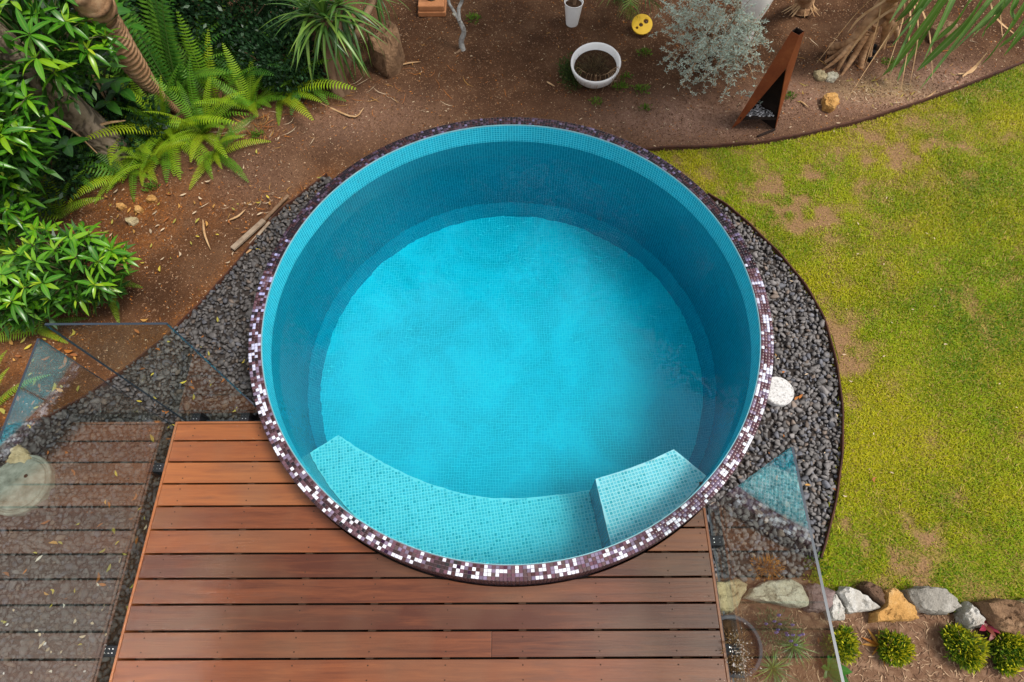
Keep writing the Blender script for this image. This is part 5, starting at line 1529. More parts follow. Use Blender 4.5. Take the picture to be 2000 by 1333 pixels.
pt = empty('ringed_palm', (*(-3.312, 4.68), 0.0), 'leaning palm with ringed tan trunk at the top left', 'palm')
trunk('trunk', [(-3.216, 4.591, 0), (-3.233, 4.544, 0.2), (-3.262, 4.512, 0.42), (-3.25, 4.462, 0.8), (-3.225, 4.41, 1.12), (-3.1, 4.26, 1.5), (-3.8, 4.9, 2.4), (-3.7, 5.0, 3.6), (-3.3, 4.7, 4.7)], [0.030, 0.042, 0.085, 0.118, 0.128, 0.12, 0.10, 0.09], M_bark_palm, pt, 18, rings=64, ring_amp=0.14, m=420, rough=0.05, scar=0.55)
PALMTOP = Vector((-3.25, 4.65, 4.8))
gt = empty('grey_bark_tree', (*(-3.605, 4.013), 0.0), 'leaning tree with thick grey fissured trunk at the left', 'tree')
trunk('trunk', [(-3.622, 4.032, -0.02), (-3.599, 4.001, 0.25), (-3.666, 4.011, 0.5), (-3.634, 3.926, 0.85), (-3.609, 3.846, 1.2), (-3.577, 3.732, 1.6)], [0.150, 0.140, 0.130, 0.125, 0.115, 0.10], M_bark_grey, gt, 44, m=130, rough=0.08, fissure=0.06)
df = empty('dead_frond', (*(-3.793, 4.549), 0.15), 'brown dead palm frond stalks hanging at the top left', 'dead frond')
for pts, r_ in ((((-3.783, 4.533, 1.25), (-3.701, 4.535, 0.9), (-3.576, 4.453, 0.62), (-3.587, 4.297, 0.25)), .016), (((-3.685, 4.501, 1.25), (-3.666, 4.529, 0.95), (-3.582, 4.454, 0.66)), .020), (((-3.643, 4.576, 1.2), (-3.603, 4.528, 0.95), (-3.554, 4.414, 0.6)), .022), (((-3.843, 4.264, 0.65), (-3.733, 4.222, 0.5), (-3.6, 4.181, 0.3)), .014), (((-3.859, 4.443, 0.9), (-3.72, 4.418, 0.75), (-3.634, 4.415, 0.6)), .010), (((-3.53, 4.597, 1), (-3.446, 4.596, 0.9), (-3.373, 4.677, 0.85)), .012), (((-3.636, 3.92, 0.4), (-3.49, 4.014, 0.4), (-3.368, 4.102, 0.35)), .012), (((-3.587, 4.39, 0.62), (-3.607, 4.372, 0.45), (-3.586, 4.287, 0.3)), .012), (((-3.655, 3.789, 0.6), (-3.597, 3.795, 0.5), (-3.545, 3.774, 0.3)), .008)):
    V, F = tube(smooth_path(pts, 10), [r_ * k for k in (.8, 1, 1.1, 1.1, 1.1, 1, .9, .8, .6, .35)], 6)
    mk('stalk', V, F, M_straw if r_ < .015 else M_old_wood, df, smooth=True)

# ---- spiky dracaena
STRAP = [leaf_mesh('leaf', ML_spike, w_, 0.35, d_, 9, shape='strap') for w_, d_ in ((0.060, 0.35), (0.055, 0.7), (0.065, 1.1), (0.05, 0.15))]
dr = empty('spiky_dracaena', (-1.674, 4.803, 0.0), 'spiky plant with drooping green strap leaves on a forked brown trunk', 'plant')
dbase = Vector((-1.674, 4.803, 0.0))
heads = []
for i, (pts, rads) in enumerate(((((-1.674, 4.803, -.02), (-1.71, 4.83, .25), (-1.636, 4.905, 0.72)), [.075, .055, .04]), (((-1.63, 4.82, -.02), (-1.62, 4.86, .3), (-1.502, 4.996, 0.78)), [.06, .045, .035]), (((-1.70, 4.86, -.02), (-1.80, 4.93, .3), (-1.793, 4.99, 0.7)), [.055, .042, .035]), (((-1.64, 4.86, .1), (-1.45, 5.0, .45), (-1.256, 5.447, 0.6)), [.04, .035, .03]))):
    trunk('trunk', pts, rads, M_bark_brown, dr, 10, m=24, rough=0.16)
    heads.append((Vector(pts[-1]), i))
for c, i in heads:
    nl = (66, 60, 50, 46)[i]
    for k in range(nl):
        a = 2.39996 * k + random.uniform(-.3, .3); f = (k + 0.5) / nl
        el = R(82) * (1 - f) ** 1.0 - R(38) * f + random.uniform(-.15, .15)
        d = (math.cos(a) * math.cos(el), math.sin(a) * math.cos(el), math.sin(el))
        v = 0 if el > 0.6 else (1 if el > 0 else random.choice((2, 1)))
        put('leaf', STRAP[v], Matrix.Translation(c + Vector((0, 0, 0.04 - 0.10 * f))) @ frame(d, random.uniform(-.3, .3)) @ Matrix.Scale(random.uniform(.34, .54) * (0.62 if i == 3 else 1), 4), dr)

# ---- sapling
sp = empty('sapling', (-0.511, 5.413, 0.0), 'thin pale barked sapling with a forked trunk in the soil bed', 'sapling')
trunk('trunk', [(-0.50, 5.413, -.02), (-0.515, 5.42, .10), (-0.479, 5.411, 0.22), (-0.516, 5.425, 0.33)], [.034, .026, .024, .022], M_bark_pale, sp, 10, m=24, rough=0.15)
for pts, rads in ((((-0.516, 5.425, 0.33), (-0.573, 5.464, 0.42), (-0.606, 5.484, 0.5), (-0.594, 5.472, 0.8), (-0.567, 5.162, 1.4)), [.018, .015, .014, .012, .006]), (((-0.516, 5.425, 0.33), (-0.515, 5.464, 0.42), (-0.475, 5.482, 0.5), (-0.393, 5.395, 0.8), (-0.282, 5.089, 1.4)), [.019, .018, .017, .013, .006])):
    trunk('branch', pts, rads, M_bark_pale, sp, 8, m=24, rough=0.12)
V, F = tube([(-0.548, 5.445, 0.37), (-0.571, 5.454, 0.39)], [.018, .017], 10); mk('cut_stub', V, F, MR_pale, sp)
V, F = tube(smooth_path([(-0.515, 5.41, .03), (-0.56, 5.37, .015), (-0.62, 5.36, .005)], 6), [.018, .015, .012, .01, .007, .004], 6); mk('root', V, F, M_bark_brown, sp, smooth=True)

# ---- palm seedling at the top
yp = empty('young_palm', (*(1.311, 6.419), 0.0), 'young palm with drooping feathered fronds at the top edge', 'palm')
def palm_frond(root, p0, p1, p2, leaflets=26, L=0.16):
    P = smooth_path([p0, p1, p2], leaflets + 4)
    V, F = tube(P, [0.007 * (1 - .7 * i / (leaflets + 4)) for i in range(leaflets + 4)], 5)
    V = list(V); F = list(F)
    for i in range(3, leaflets + 3):
        t = i / (leaflets + 3)
        d = Vector(P[i + 0] - P[i - 1]).normalized(); s = d.cross(Vector((0, 0, 1))).normalized()
        l = L * math.sin(math.pi * (0.12 + 0.8 * t))
        for sg in (-1, 1):
            b = Vector(P[i]); tip = b + s * sg * l * 0.75 + d * l * 0.8 - Vector((0, 0, l * 0.35)); mid_ = b + s * sg * l * 0.45 + d * l * 0.35
            n0 = len(V); w_ = d * 0.006
            V += [tuple(b - w_), tuple(b + w_), tuple(mid_ + w_), tuple(mid_ - w_), tuple(tip)]
            F += [(n0, n0 + 1, n0 + 2, n0 + 3), (n0 + 3, n0 + 2, n0 + 4)]
    mk('frond', V, F, ML_spike, root, color=np.zeros((len(V), 3)))
b0 = Vector((*(1.311, 6.419), 0.12))
for e1, e2 in (((1.143, 5.597, 0.42), (1.204, 5.728, 0.1)), ((1.308, 5.719, 0.4), (1.515, 5.846, 0.15)), ((0.996, 5.739, 0.42), (0.891, 6.009, 0.2)), ((1.18, 5.932, 0.5), (1.24, 6.262, 0.45)), ((1.07, 5.69, 0.4), (1.081, 5.928, 0.12))):
    palm_frond(yp, b0, e1, e2)
V, F = tube([(b0.x, b0.y, 0), tuple(b0)], [.035, .02], 8); mk('trunk', V, F, M_bark_brown, yp)

# ---- silver shrub
sv = empty('silver_shrub', (*(2.017, 5.348), 0.0), 'sprawling silver grey shrub with fine needle leaves near the bowl', 'shrub')
VV = []; FF = []; CC = []; n = 0
stems = []
sb = Vector((*(2.009, 5.295), 0.03))
random.seed(21)
tips = [(1.381, 5.312, 0.5), (1.45, 5.213, 0.35), (1.352, 5.33, 0.22), (1.532, 5.094, 0.55), (1.608, 5.237, 0.6), (1.668, 5.122, 0.75), (1.777, 5.047, 0.8), (1.904, 5.049, 0.75), (2.026, 5.089, 0.6), (2.214, 5.171, 0.5), (2.302, 5.118, 0.45), (2.314, 5.007, 0.4), (2.424, 4.984, 0.32), (2.235, 4.834, 0.4), (2.292, 4.822, 0.3), (2.135, 4.747, 0.4), (2.035, 4.662, 0.35), (1.967, 4.68, 0.28), (2.022, 4.614, 0.25), (1.826, 4.603, 0.4), (1.811, 4.689, 0.1), (1.641, 4.724, 0.2), (1.576, 4.742, 0.08), (1.455, 4.899, 0.16), (1.404, 4.956, 0.2), (1.558, 4.734, 0.35), (1.591, 4.747, 0.5), (1.646, 4.716, 0.65), (1.735, 4.68, 0.75), (1.935, 4.814, 0.6), (2.086, 4.843, 0.5), (2.111, 4.948, 0.55), (1.725, 4.617, 0.6), (1.69, 4.709, 0.45), (1.876, 4.677, 0.5), (1.995, 4.709, 0.5), (1.634, 4.919, 0.6), (1.697, 4.809, 0.8), (1.511, 5.016, 0.4), (1.592, 4.684, 0.28), (2.038, 4.699, 0.06), (1.872, 4.675, 0.2), (2.251, 4.439, 0.2), (2.05, 5.053, 0.65), (1.55, 5.238, 0.55), (1.467, 5.238, 0.5)]
for tpt in tips:
    tpt = Vector(tpt)
    mid_ = sb * 0.45 + tpt * 0.55 + Vector((random.uniform(-.06, .06), random.uniform(-.06, .06), 0.10 + 0.15 * random.random()))
    P = smooth_path([sb, mid_, tpt], 14)
    stems.append(tube(P, [0.007 * (1 - .75 * i / 13) for i in range(14)], 5))
    brs = [(P, 0.35)]
    for _ in range(6):
        k = random.randint(6, 12); q0 = Vector(P[k]); d = Vector((random.uniform(-1, 1), random.uniform(-1, 1), random.uniform(-.2, .7))).normalized()
        q = smooth_path([q0, q0 + d * .08, q0 + d * random.uniform(.12, .20) - Vector((0, 0, .02))], 6)
        stems.append(tube(q, 0.0022, 4)); brs.append((q, 0.2))
    for P_, st in brs:
        for i in range(int(len(P_) * st), len(P_)):
            p = Vector(P_[i]); tipness = i / (len(P_) - 1)
            for _ in range(4 if tipness < .7 else 9):
                d = Vector((random.gauss(0, 1), random.gauss(0, 1), random.gauss(.3, .8))).normalized()
                l = random.uniform(.018, .042); s = d.orthogonal().normalized() * 0.0035
                VV += [tuple(p - s * .6), tuple(p + d * l * .5 - s), tuple(p + d * l), tuple(p + d * l * .5 + s)]
                FF.append((n, n + 1, n + 2, n + 3)); n += 4
                k = random.uniform(.65, 1.15)
                CC += [(0.47 * k, 0.56 * k, 0.47 * k)] * 4
V, F = join(stems); mk('stem', V, F, M_twig, sv, smooth=True)
o = mk('foliage', np.array(VV), np.array(FF), M_foliage_matt, sv, color=np.array(CC)); o['kind'] = 'stuff'

# ---- stilt rooted pandanus at the top right
pd_ = empty('stilt_root_pandanus', (*(3.569, 5.408), 0.0), 'screw pine with thick tan stilt roots at the top right', 'pandanus')
hub = Vector((3.421, 5.248, 0.7))
trunk('branch', [(hub.x + 0.05, hub.y + 0.2, 2.3), (2.9, 5.5, 3.6), (2.3, 5.45, 4.75)], [.07, .06, .05], M_root, pd_, 10, m=30)
trunk('branch', [(hub.x, hub.y + 0.1, 2.8), (3.5, 4.6, 3.6), (3.35, 4.1, 4.35)], [.06, .055, .05], M_root, pd_, 10, m=30)
trunk('trunk', [tuple(hub), (3.259, 5.01, 1.1), (hub.x + 0.05, hub.y + 0.25, 2.0), (hub.x - 0.05, hub.y, 3.3), (3.0, 4.65, 4.7)], [.10, .10, .09, .085, .07], M_root, pd_, 12, rings=30, ring_amp=.06, m=60, rough=.08)
for pts, rads in (((tuple(hub), (3.295, 5.184, 0.42), (3.229, 5.199, 0.22), (3.164, 5.318, 0.09)), [.070, .045, .036, .040]), (((3.326, 5.2, 0.46), (3.232, 5.174, 0.2), (3.111, 5.197, 0.01)), [.04, .028, .014]), (((3.315, 5.181, 0.38), (3.234, 5.141, 0.18), (3.212, 5.09, 0)), [.036, .026, .018]), (((3.344, 5.177, 0.34), (3.312, 5.119, 0.14), (3.23, 5.017, 0)), [.034, .026, .012]), ((tuple(hub), (3.548, 5.282, 0.4), (3.731, 5.398, 0)), [.055, .04, .028]), (((3.404, 5.22, 0.34), (3.43, 5.191, 0.14), (3.443, 5.124, 0)), [.036, .030, .028]), (((3.458, 5.255, 0.42), (3.721, 5.376, 0.25), (3.917, 5.504, 0)), [.04, .03, .014]), (((3.248, 5.177, 0.22), (3.211, 5.234, 0.12), (3.158, 5.305, 0.03)), [.03, .026, .02]), (((3.422, 5.225, 0.4), (3.492, 5.238, 0.16), (3.559, 5.234, 0)), [.032, .026, .020]), (((3.303, 5.206, 0.34), (3.17, 5.106, 0.14), (3.047, 5.077, 0)), [.026, .02, .010])):
    trunk('stilt_root', pts, rads, M_root, pd_, 12, rings=9, ring_amp=.08, m=30, rough=.14, scar=.25)
for k in range(7):
    a = Vector((3.392, 5.183, 0.72)) + Vector((random.uniform(-.15, .2), random.uniform(-.1, .1), random.uniform(-.1, .15)))
    b = a + Vector((random.uniform(-.55, .45), random.uniform(-.75, -.15), 0)); b.z = random.uniform(.01, .25)
    P = smooth_path([a, a * .5 + b * .5 + Vector((0, 0, .12)), b], 9)
    V = []; F = []
    for q_i, q in enumerate(P):
        sd = Vector((0.9, 0.5, 0.1)).normalized() * (.0085 * (1 - (q_i / 8) ** 3) + .001)
        V += [tuple(Vector(q) - sd), tuple(Vector(q) + sd)]
    for q_i in range(8): F.append((2 * q_i, 2 * q_i + 1, 2 * q_i + 3, 2 * q_i + 2))
    mk('dry_leaf', V, F, M_straw, pd_, smooth=True)
for q in ((3.631, 5.391, 0.03), (3.597, 5.301, 0.03), (3.547, 5.209, 0.02)):
    V, F = lathe([(.0005, .05), (.010, .05), (.014, .052), (.026, .05), (.028, .0)], q[0], q[1], 14); mk('root_tip', V, F, M_root, pd_)
PSTRAP = [leaf_mesh('leaf', ML_strap, w_, 0.45, d_, 12, shape='strap') for w_, d_ in ((0.085, .5), (0.08, .9), (0.09, 1.3))]
for crown in (Vector((3.0, 4.6, 4.75)), Vector((2.3, 5.45, 4.8)), Vector((3.35, 4.1, 4.4))):
  for k in range(150):
    a = 2.39996 * k; f = k / 150
    el = R(75) * (1 - f) - R(55) * f
    put('leaf', PSTRAP[0 if f < .4 else (1 if f < .7 else 2)], Matrix.Translation(crown + Vector((0, 0, .15 - .3 * f))) @ frame((math.cos(a) * math.cos(el), math.sin(a) * math.cos(el), math.sin(el)), random.uniform(-.2, .2)) @ Matrix.Scale(random.uniform(.8, 1.25), 4), pd_)

# long strap leaves arching in at the top right
sl = empty('strap_leaf_plant', (*(4.866, 6.69), 0.0), 'long green strap leaves arching down into the top right corner', 'plant')
def strap(root, pts, w_, mat=ML_strap, name='leaf'):
    P = smooth_path(pts, 14); V = []; F = []; C = []
    for i, q in enumerate(P):
        t = i / 13; d = Vector(P[min(i + 1, 13)] - P[max(i - 1, 0)]).normalized(); s = d.cross(Vector((0.1, -0.5, 1))).normalized(); up = s.cross(d)
        ww = w_ * min(1, .7 + t) * (1 - t ** 4) + .002
        V += [tuple(Vector(q) - s * ww / 2 + up * ww * .15), tuple(q), tuple(Vector(q) + s * ww / 2 + up * ww * .15)]; C += [(0, 0, 0), (1, 0, 0), (0, 0, 0)]
    for i in range(13): a = 3 * i; F += [(a, a + 3, a + 4, a + 1), (a + 1, a + 4, a + 5, a + 2)]
    mk(name, V, F, mat, root, smooth=True, color=np.array(C, float))
cr = Vector((3.794, 5.431, 1.3))
for pts, w_ in ((((3.535, 4.739, 1.1), (3.505, 4.734, 0.72), (3.473, 4.733, 0.4), (3.449, 4.761, 0.2)), .055), (((3.748, 4.748, 1.05), (3.817, 4.817, 0.72), (3.784, 4.845, 0.5)), .05), (((3.833, 4.736, 1.1), (3.887, 4.791, 0.7), (3.803, 4.784, 0.4), (3.746, 4.766, 0.25)), .055), (((3.368, 4.829, 1), (3.364, 4.857, 0.8), (3.356, 4.893, 0.66)), .06), (((3.472, 4.894, 1), (3.451, 4.856, 0.8), (3.455, 4.934, 0.6)), .05), (((3.689, 4.977, 0.9), (3.676, 4.963, 0.7), (3.716, 4.998, 0.5), (3.676, 4.947, 0.3)), .04), (((4.142, 4.82, 1), (4.112, 4.815, 0.8), (4.14, 4.912, 0.55)), .05), (((4.221, 4.753, 1), (4.27, 4.753, 0.7), (4.346, 4.812, 0.4), (4.365, 4.842, 0.25)), .07), (((4.37, 4.834, 0.9), (4.447, 4.854, 0.6), (4.44, 4.88, 0.4)), .05), (((3.931, 4.67, 1.1), (4.106, 4.777, 0.85), (4.19, 4.891, 0.6), (4.225, 4.889, 0.5)), .04), (((4.15, 4.786, 1), (4.18, 4.743, 0.85), (4.324, 4.783, 0.75)), .05), (((4.493, 4.844, 0.8), (4.444, 4.786, 0.6), (4.449, 4.777, 0.4)), .05), (((3.63, 4.804, 1.1), (3.7, 4.925, 0.75), (3.734, 4.961, 0.45), (3.694, 4.897, 0.2), (3.662, 4.809, 0.1)), .04)):
    strap(sl, pts, w_ * 1.3)
random.seed(77)
for k in range(12):
    ax_ = random.uniform(1.9, 3.2)
    top = Vector((hub.x + random.uniform(.1, 1.5), hub.y + random.uniform(-.05, .35), random.uniform(1.0, 1.35)))
    tip = top + Vector((random.uniform(-.75, .1), random.uniform(-.85, -.3), -random.uniform(.45, .95)))
    strap(sl, (tuple(top), tuple(top * .5 + tip * .5 + Vector((0, 0, .14))), tuple(tip)), random.uniform(.045, .065))
for pts in (((3.473, 4.98, 0.9), (3.462, 5.001, 0.5), (3.441, 5.023, 0.1)), ((3.409, 4.912, 0.9), (3.272, 5.074, 0.5), (3.169, 5.026, 0.1)), ((3.323, 5.142, 0.7), (3.206, 5.182, 0.5), (3.159, 5.172, 0.35)), ((4.22, 5.053, 0.8), (4.518, 5.129, 0.45), (4.647, 5.151, 0.3)), ((4.253, 5.202, 0.7), (4.449, 5.168, 0.5), (4.79, 5.186, 0.3)), ((4.359, 4.932, 0.05), (4.477, 5.013, 0.1), (4.506, 5.038, 0.25))):
    strap(sl, pts, .022, M_straw, 'dry_leaf')
V, F = tube([(*(5.035, 6.688), 0.0), (*(5.035, 6.688), 0.4), tuple(cr)], [.09, .08, .06], 10); mk('trunk', V, F, M_bark_brown, sl, smooth=True)
rock('dark_round_stone', [(4.22, 5.592, 0.06)[:2], (4.343, 5.685, 0.06)[:2], (4.484, 5.668, 0.06)[:2], (4.494, 5.542, 0.06)[:2], (4.367, 5.436, 0.06)[:2], (4.228, 5.452, 0.06)[:2]], 0.12, MR_brown, 'rounded brown stone shaded by the long strap leaves', 'stone', seed=41)
st = empty('palm_stump', (*(3.071, 6.096), 0.0), 'fibrous brown palm stump at the top behind the steel tower', 'stump')
trunk('trunk', [(3.054, 5.996, 0), (3.038, 6.004, 0.12), (2.921, 5.826, 0.4), (2.701, 5.505, 0.8)], [.10, .085, .075, .07], M_bark_palm, st, 14, rings=10, ring_amp=.12, m=40)
for k in range(16):
    a = random.uniform(-2.9, -.2); p = Vector((3.047, 6.0, 0.02)); q = p + Vector((math.cos(a), math.sin(a) * .7, 0)) * random.uniform(.12, .24)
    V, F = tube(smooth_path([p + Vector((0, 0, random.uniform(.05, .3))), (p + q) / 2 + Vector((0, 0, .06)), q], 6), [.010, .010, .009, .007, .005, .002], 5)
    mk('fibre_strip', V, F, M_straw, st)

# ---- small weeds on the soil
WEEDS = 'little green weeds on the soil bed'
for i, (q, s, lb) in enumerate((((1.232, 4.81), .07, 'green weed clump right of the white bowl'), ((1.046, 4.847), .06, 'green weed close to the right side of the white bowl'), ((1.098, 4.988), .05, 'small weed at the upper right of the white bowl'), ((1.324, 5.333), .06, 'weed patch below the yellow disc'), ((1.246, 4.556), .045, 'tiny weed on sandy soil above the pool rim'), ((0.799, 4.641), .05, 'weed tuft below the white bowl'), ((2.647, 4.706), .05, 'weed at the right foot of the steel tower'), ((-0.409, 5.87), .07, 'mossy green patch right of the sapling'), ((-2.367, 4.241), .06, 'weed at the edge of the fern bank'), ((3.731, 5.158), .07, 'green weeds between the stilt roots and strap leaves'), ((1.941, 0.486), .06, 'grass tuft at the end of the gravel by the right glass'), ((-3.188, 3.638), .06, 'weed in the orange litter below the ferns'))):
    root = empty('weed', (q[0], q[1], ground_z(*q)), lb, 'weed', WEEDS)
    leaf_cloud('foliage', root, (q[0], q[1], 0.02), (s * 1.3, s, 0.03), 120 if s > .05 else 70, 0.032, 0.011, (0.05, 0.13, 0.01), (0.14, 0.24, 0.02), M_foliage_matt, 0.0, 0.8, 0.0)

wg = empty('trailing_plant', (*(0.587, 5.029), 0.0), 'dark green trailing plant spilling down the left of the white bowl', 'plant')
leaf_cloud('foliage', wg, (*(0.577, 5.03), 0.04), (0.14, 0.22, 0.09), 1300, 0.030, 0.011, (0.02, 0.05, 0.010), (0.07, 0.10, 0.02), M_foliage_matt, 0.1, 0.5)
ip = empty('dead_plant', (bc[0], bc[1], 0.12), 'dry brown dead plants inside the white bowl', 'plant')
leaf_cloud('foliage', ip, (bc[0] - 0.02, bc[1], 0.13), (0.17, 0.15, 0.05), 900, 0.035, 0.006, (0.03, 0.022, 0.012), (0.16, 0.11, 0.05), M_foliage_matt, 0.0, 0.5)
parts = []
for k in range(22):
    a = random.uniform(-2.7, -0.5); e = Vector((math.cos(a), math.sin(a), 0)); c0 = Vector((bc[0], bc[1], 0))
    P = [c0 + e * .15 + Vector((0, 0, .13)), c0 + e * .222 + Vector((0, 0, .205)), c0 + e * .252 + Vector((0, 0, .17)), c0 + e * random.uniform(.24, .26) + Vector((random.uniform(-.03, .03), 0, random.uniform(.02, .11)))]
    parts.append(tube(smooth_path(P, 9), .0013, 4))
V, F = join(parts); mk('stem', V, F, M_twig, ip)

# ---- golden ball shrubs and plants in the mulch bed
GB = 'small round golden green shrubs in the mulch'
def ball_shrub(q, r_, label, seedk):
    root = empty('ball_shrub', (q[0], q[1], 0.0), label, 'shrub', GB)
    leaf_cloud('foliage', root, (q[0], q[1], r_ * 0.8), (r_ * random.uniform(.82, .98), r_ * random.uniform(.8, .95), r_ * .85), 2000, 0.027, 0.0095, (0.035, 0.10, 0.006), (0.10, 0.21, 0.010), M_foliage_matt, 0.2, 0.6, tips=(0.62, 0.54, 0.015))
    for _ in range(3):
        a = random.uniform(0, 6.28); rr = r_ * random.uniform(.45, .75); k = random.uniform(.35, .55)
        leaf_cloud('foliage', root, (q[0] + rr * math.cos(a), q[1] + rr * math.sin(a), r_ * random.uniform(.5, 1.0)), (r_ * k, r_ * k, r_ * k), 520, 0.033, 0.010, (0.05, 0.13, 0.006), (0.15, 0.27, 0.010), M_foliage_matt, 0.1, 0.8, tips=(0.70, 0.60, 0.015))
    V, F = join([tube(smooth_path([(q[0], q[1], 0), (q[0] + random.uniform(-.4, .4) * r_, q[1] + random.uniform(-.4, .4) * r_, r_ * .6), (q[0] + random.uniform(-.8, .8) * r_, q[1] + random.uniform(-.8, .8) * r_, r_ * 1.2)], 5), [.007, .006, .005, .004, .002], 5) for _ in range(10)])
    mk('stem', V, F, M_twig, root)
ball_shrub((1.967, 0.001, 0.11)[:2], 0.095, 'golden green ball shrub nearest the right glass panel', 1)
ball_shrub((2.29, -0.003, 0.11)[:2], 0.098, 'golden green ball shrub below the orange rock', 2)
ball_shrub((2.694, 0.001, 0.12)[:2], 0.115, 'golden ball shrub touching the red leaved plant', 3)
ball_shrub((2.958, -0.027, 0.12)[:2], 0.11, 'golden ball shrub cut by the right edge of the view', 4)

def tuft(name, label, cat, q, leaves, mat_list, L, up0=0.3, up1=1.2, group=None, z=0.02):
    root = empty(name, (q[0], q[1], 0.0), label, cat, group)
    for k in range(leaves):
        a = 2.39996 * k + random.uniform(-.3, .3); el = random.uniform(up0, up1)
        put('leaf', random.choice(mat_list), Matrix.Translation((q[0], q[1], z)) @ frame((math.cos(a) * math.cos(el), math.sin(a) * math.cos(el), math.sin(el)), random.uniform(-.3, .3)) @ Matrix.Scale(L * random.uniform(.6, 1.15), 4), root)
    return root
ML_red = mat_leaf('crimson_leaf', [(0.14, 0.010, 0.025), (0.28, 0.02, 0.05), (0.20, 0.10, 0.03)], 0.45, 0.4, (0.4, 0.1, 0.1), 0.3)
ML_rusty = mat_leaf('rusty_leaf', [(0.34, 0.10, 0.015), (0.46, 0.18, 0.02), (0.30, 0.20, 0.02)], 0.55, 0.3, (0.5, 0.3, 0.1), 0.3)
RED = [leaf_mesh('leaf', ML_red, .34, .2, .3)]; RUSTY = [leaf_mesh('leaf', ML_rusty, .16, .2, .3)]
LIME = [leaf_mesh('leaf', ML_young, .40, .2, .3)]
GRASSY = [leaf_mesh('leaf', ML_spike, .045, .4, d_, 8, shape='strap') for d_ in (.5, 1.0)]
rd = tuft('red_leaf_plant', 'crimson leaved plant between the brown rock and golden shrubs', 'plant', (2.853, 0.112, 0.1)[:2], 7, RED, .10, 0.0, .9, z=.09)
for k in range(5):
    a = k * 1.3; put('leaf', RED[0], Matrix.Translation((*(2.905, 0.084, 0.1)[:2], .09)) @ frame((math.cos(a), math.sin(a), .3)) @ Matrix.Scale(.085, 4), rd)
tuft('lime_leaf_plant', 'pale lime leaved seedling beside the red leaved plant', 'plant', (2.899, 0.029, 0.05)[:2], 7, LIME, .085, 0.0, .7, z=.05)
tuft('orange_weed', 'rusty orange feathery weed between two golden ball shrubs', 'weed', (2.216, 0.003), 12, RUSTY, .10, 0.0, .6)
rpz = empty('rusty_plant', (*(1.615, 0.45), 0.0), 'rusty orange plant growing at the gravel end behind the right glass', 'plant')
leaf_cloud('foliage', rpz, (*(1.615, 0.45), .05), (.10, .07, .06), 420, .035, .007, (.30, .10, .015), (.52, .24, .04), M_foliage_matt, .0, .5)
tuft('leafy_seedling', 'broad leaved green seedling by the foot of the right glass edge', 'plant', (1.878, -0.114, 0.06)[:2], 12, BROAD, .11, .1, .9, z=.04)
tuft('grassy_plant', 'arching grassy plant behind the right glass panel', 'plant', (1.691, 0.005), 90, GRASSY, .12, .1, 1.0)
tuft('grassy_plant', 'green grassy clump at the bottom behind the right glass', 'plant', (1.543, -0.114), 80, GRASSY, .13, .1, 1.1)
lv = empty('lavender', (*(1.586, 0.111), 0.0), 'lavender with purple flower spikes behind the right glass', 'plant')
leaf_cloud('foliage', lv, (*(1.585, 0.102), .07), (.13, .11, .09), 500, .04, .006, (.10, .14, .05), (.22, .25, .12), M_foliage_matt, .1, .9)
parts = []; VV = []; 
for k in range(16):
    a = random.uniform(0, 6.28); rr = random.uniform(.02, .12); b = Vector((*(1.585, 0.102), .03)); t = b + Vector((rr * math.cos(a), rr * math.sin(a), random.uniform(.14, .24)))
    V, F = tube(smooth_path([b, (b + t) / 2 + Vector((0, 0, .03)), t], 5), .0016, 4); parts.append((V, F))
    V, F = tube([t - Vector((0, 0, .012)), t + Vector((0, 0, .006)), t + Vector((0, 0, .03))], [.006, .008, .003], 6)
    mk('flower', V, F, bpy.data.materials.get('lavender_flower') or mat_noise('lavender_flower', [(0.3, (0.16, 0.11, 0.34)), (0.7, (0.34, 0.25, 0.55))], 20), lv)
V, F = join(parts); mk('stem', V, F, M_stem, lv)
hp = empty('dry_flower_plant', (*(1.359, -0.011), .10), 'dried plant with whitish seed heads in the round planter', 'plant')
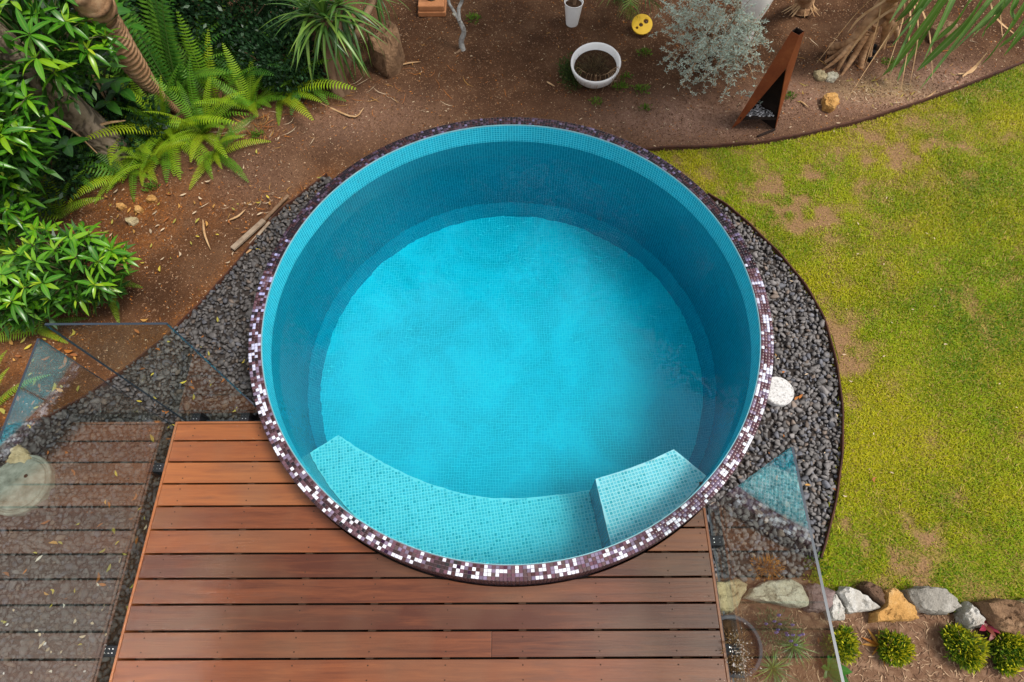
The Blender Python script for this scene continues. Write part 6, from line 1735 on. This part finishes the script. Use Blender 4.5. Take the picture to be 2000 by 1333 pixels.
leaf_cloud('foliage', hp, (*(1.298, -0.029, 0.16)[:2], .17), (.09, .15, .10), 700, .035, .005, (.16, .07, .02), (.42, .26, .12), M_foliage_matt, .1, .9)
qq = np.column_stack([rng.normal((1.301, -0.055, 0.22)[0], .035, 140), rng.normal((1.301, -0.055, 0.22)[1], .07, 140), rng.uniform(.14, .26, 140)])
o = solids('seed_head', qq, rng.uniform(.003, .007, 140), .9, .5, np.array([.62, .52, .48]) * rng.uniform(.7, 1.2, (140, 1)), M_chip, ICO1); o.parent = hp; o.location = Vector(o.location) - ORIGIN[hp.name]; o['kind'] = 'stuff'

# ------------------------------------------------------------------ crowns above the view that the water mirrors
PF = [leaf_mesh('leaf', ML_spike, .05, .4, d_, 8, shape='strap') for d_ in (.6, 1.1)]
for k in range(70):
    a = 2.39996 * k; f = k / 70; el = R(75) * (1 - f) - R(45) * f
    put('leaf', PF[0 if f < .5 else 1], Matrix.Translation(PALMTOP) @ frame((math.cos(a) * math.cos(el), math.sin(a) * math.cos(el), math.sin(el)), random.uniform(-.2, .2)) @ Matrix.Scale(random.uniform(.6, 1.0), 4), pt)
def back_tree(label, x, y, h, r_, n=3600):
    root = empty('garden_tree', (x, y, 0.0), label, 'tree', 'tall trees behind the garden')
    trunk('trunk', [(x, y, -.05), (x + .1, y, h * .3), (x - .05, y + .1, h * .7)], [.2, .15, .06], M_bark_brown, root, 10, m=20)
    for i in range(6):
        a = i * 1.05; c = (x + r_ * .5 * math.cos(a), y + r_ * .4 * math.sin(a), h * (.55 + .07 * i))
        leaf_cloud('crown', root, c, (r_ * .62, r_ * .55, h * .2), n // 6, .26, .12, (.02, .05, .012), (.06, .12, .02), M_foliage, .2, .3)
back_tree('tall leafy tree behind the garden at the left', -4.6, 9.6, 9.8, 2.8, 5400)
back_tree('tall leafy tree behind the middle of the soil bed', -0.6, 10.4, 10.2, 3.0, 6000)
back_tree('tall leafy tree behind the stilt rooted pandanus', 3.6, 10.2, 9.4, 2.8, 5400)
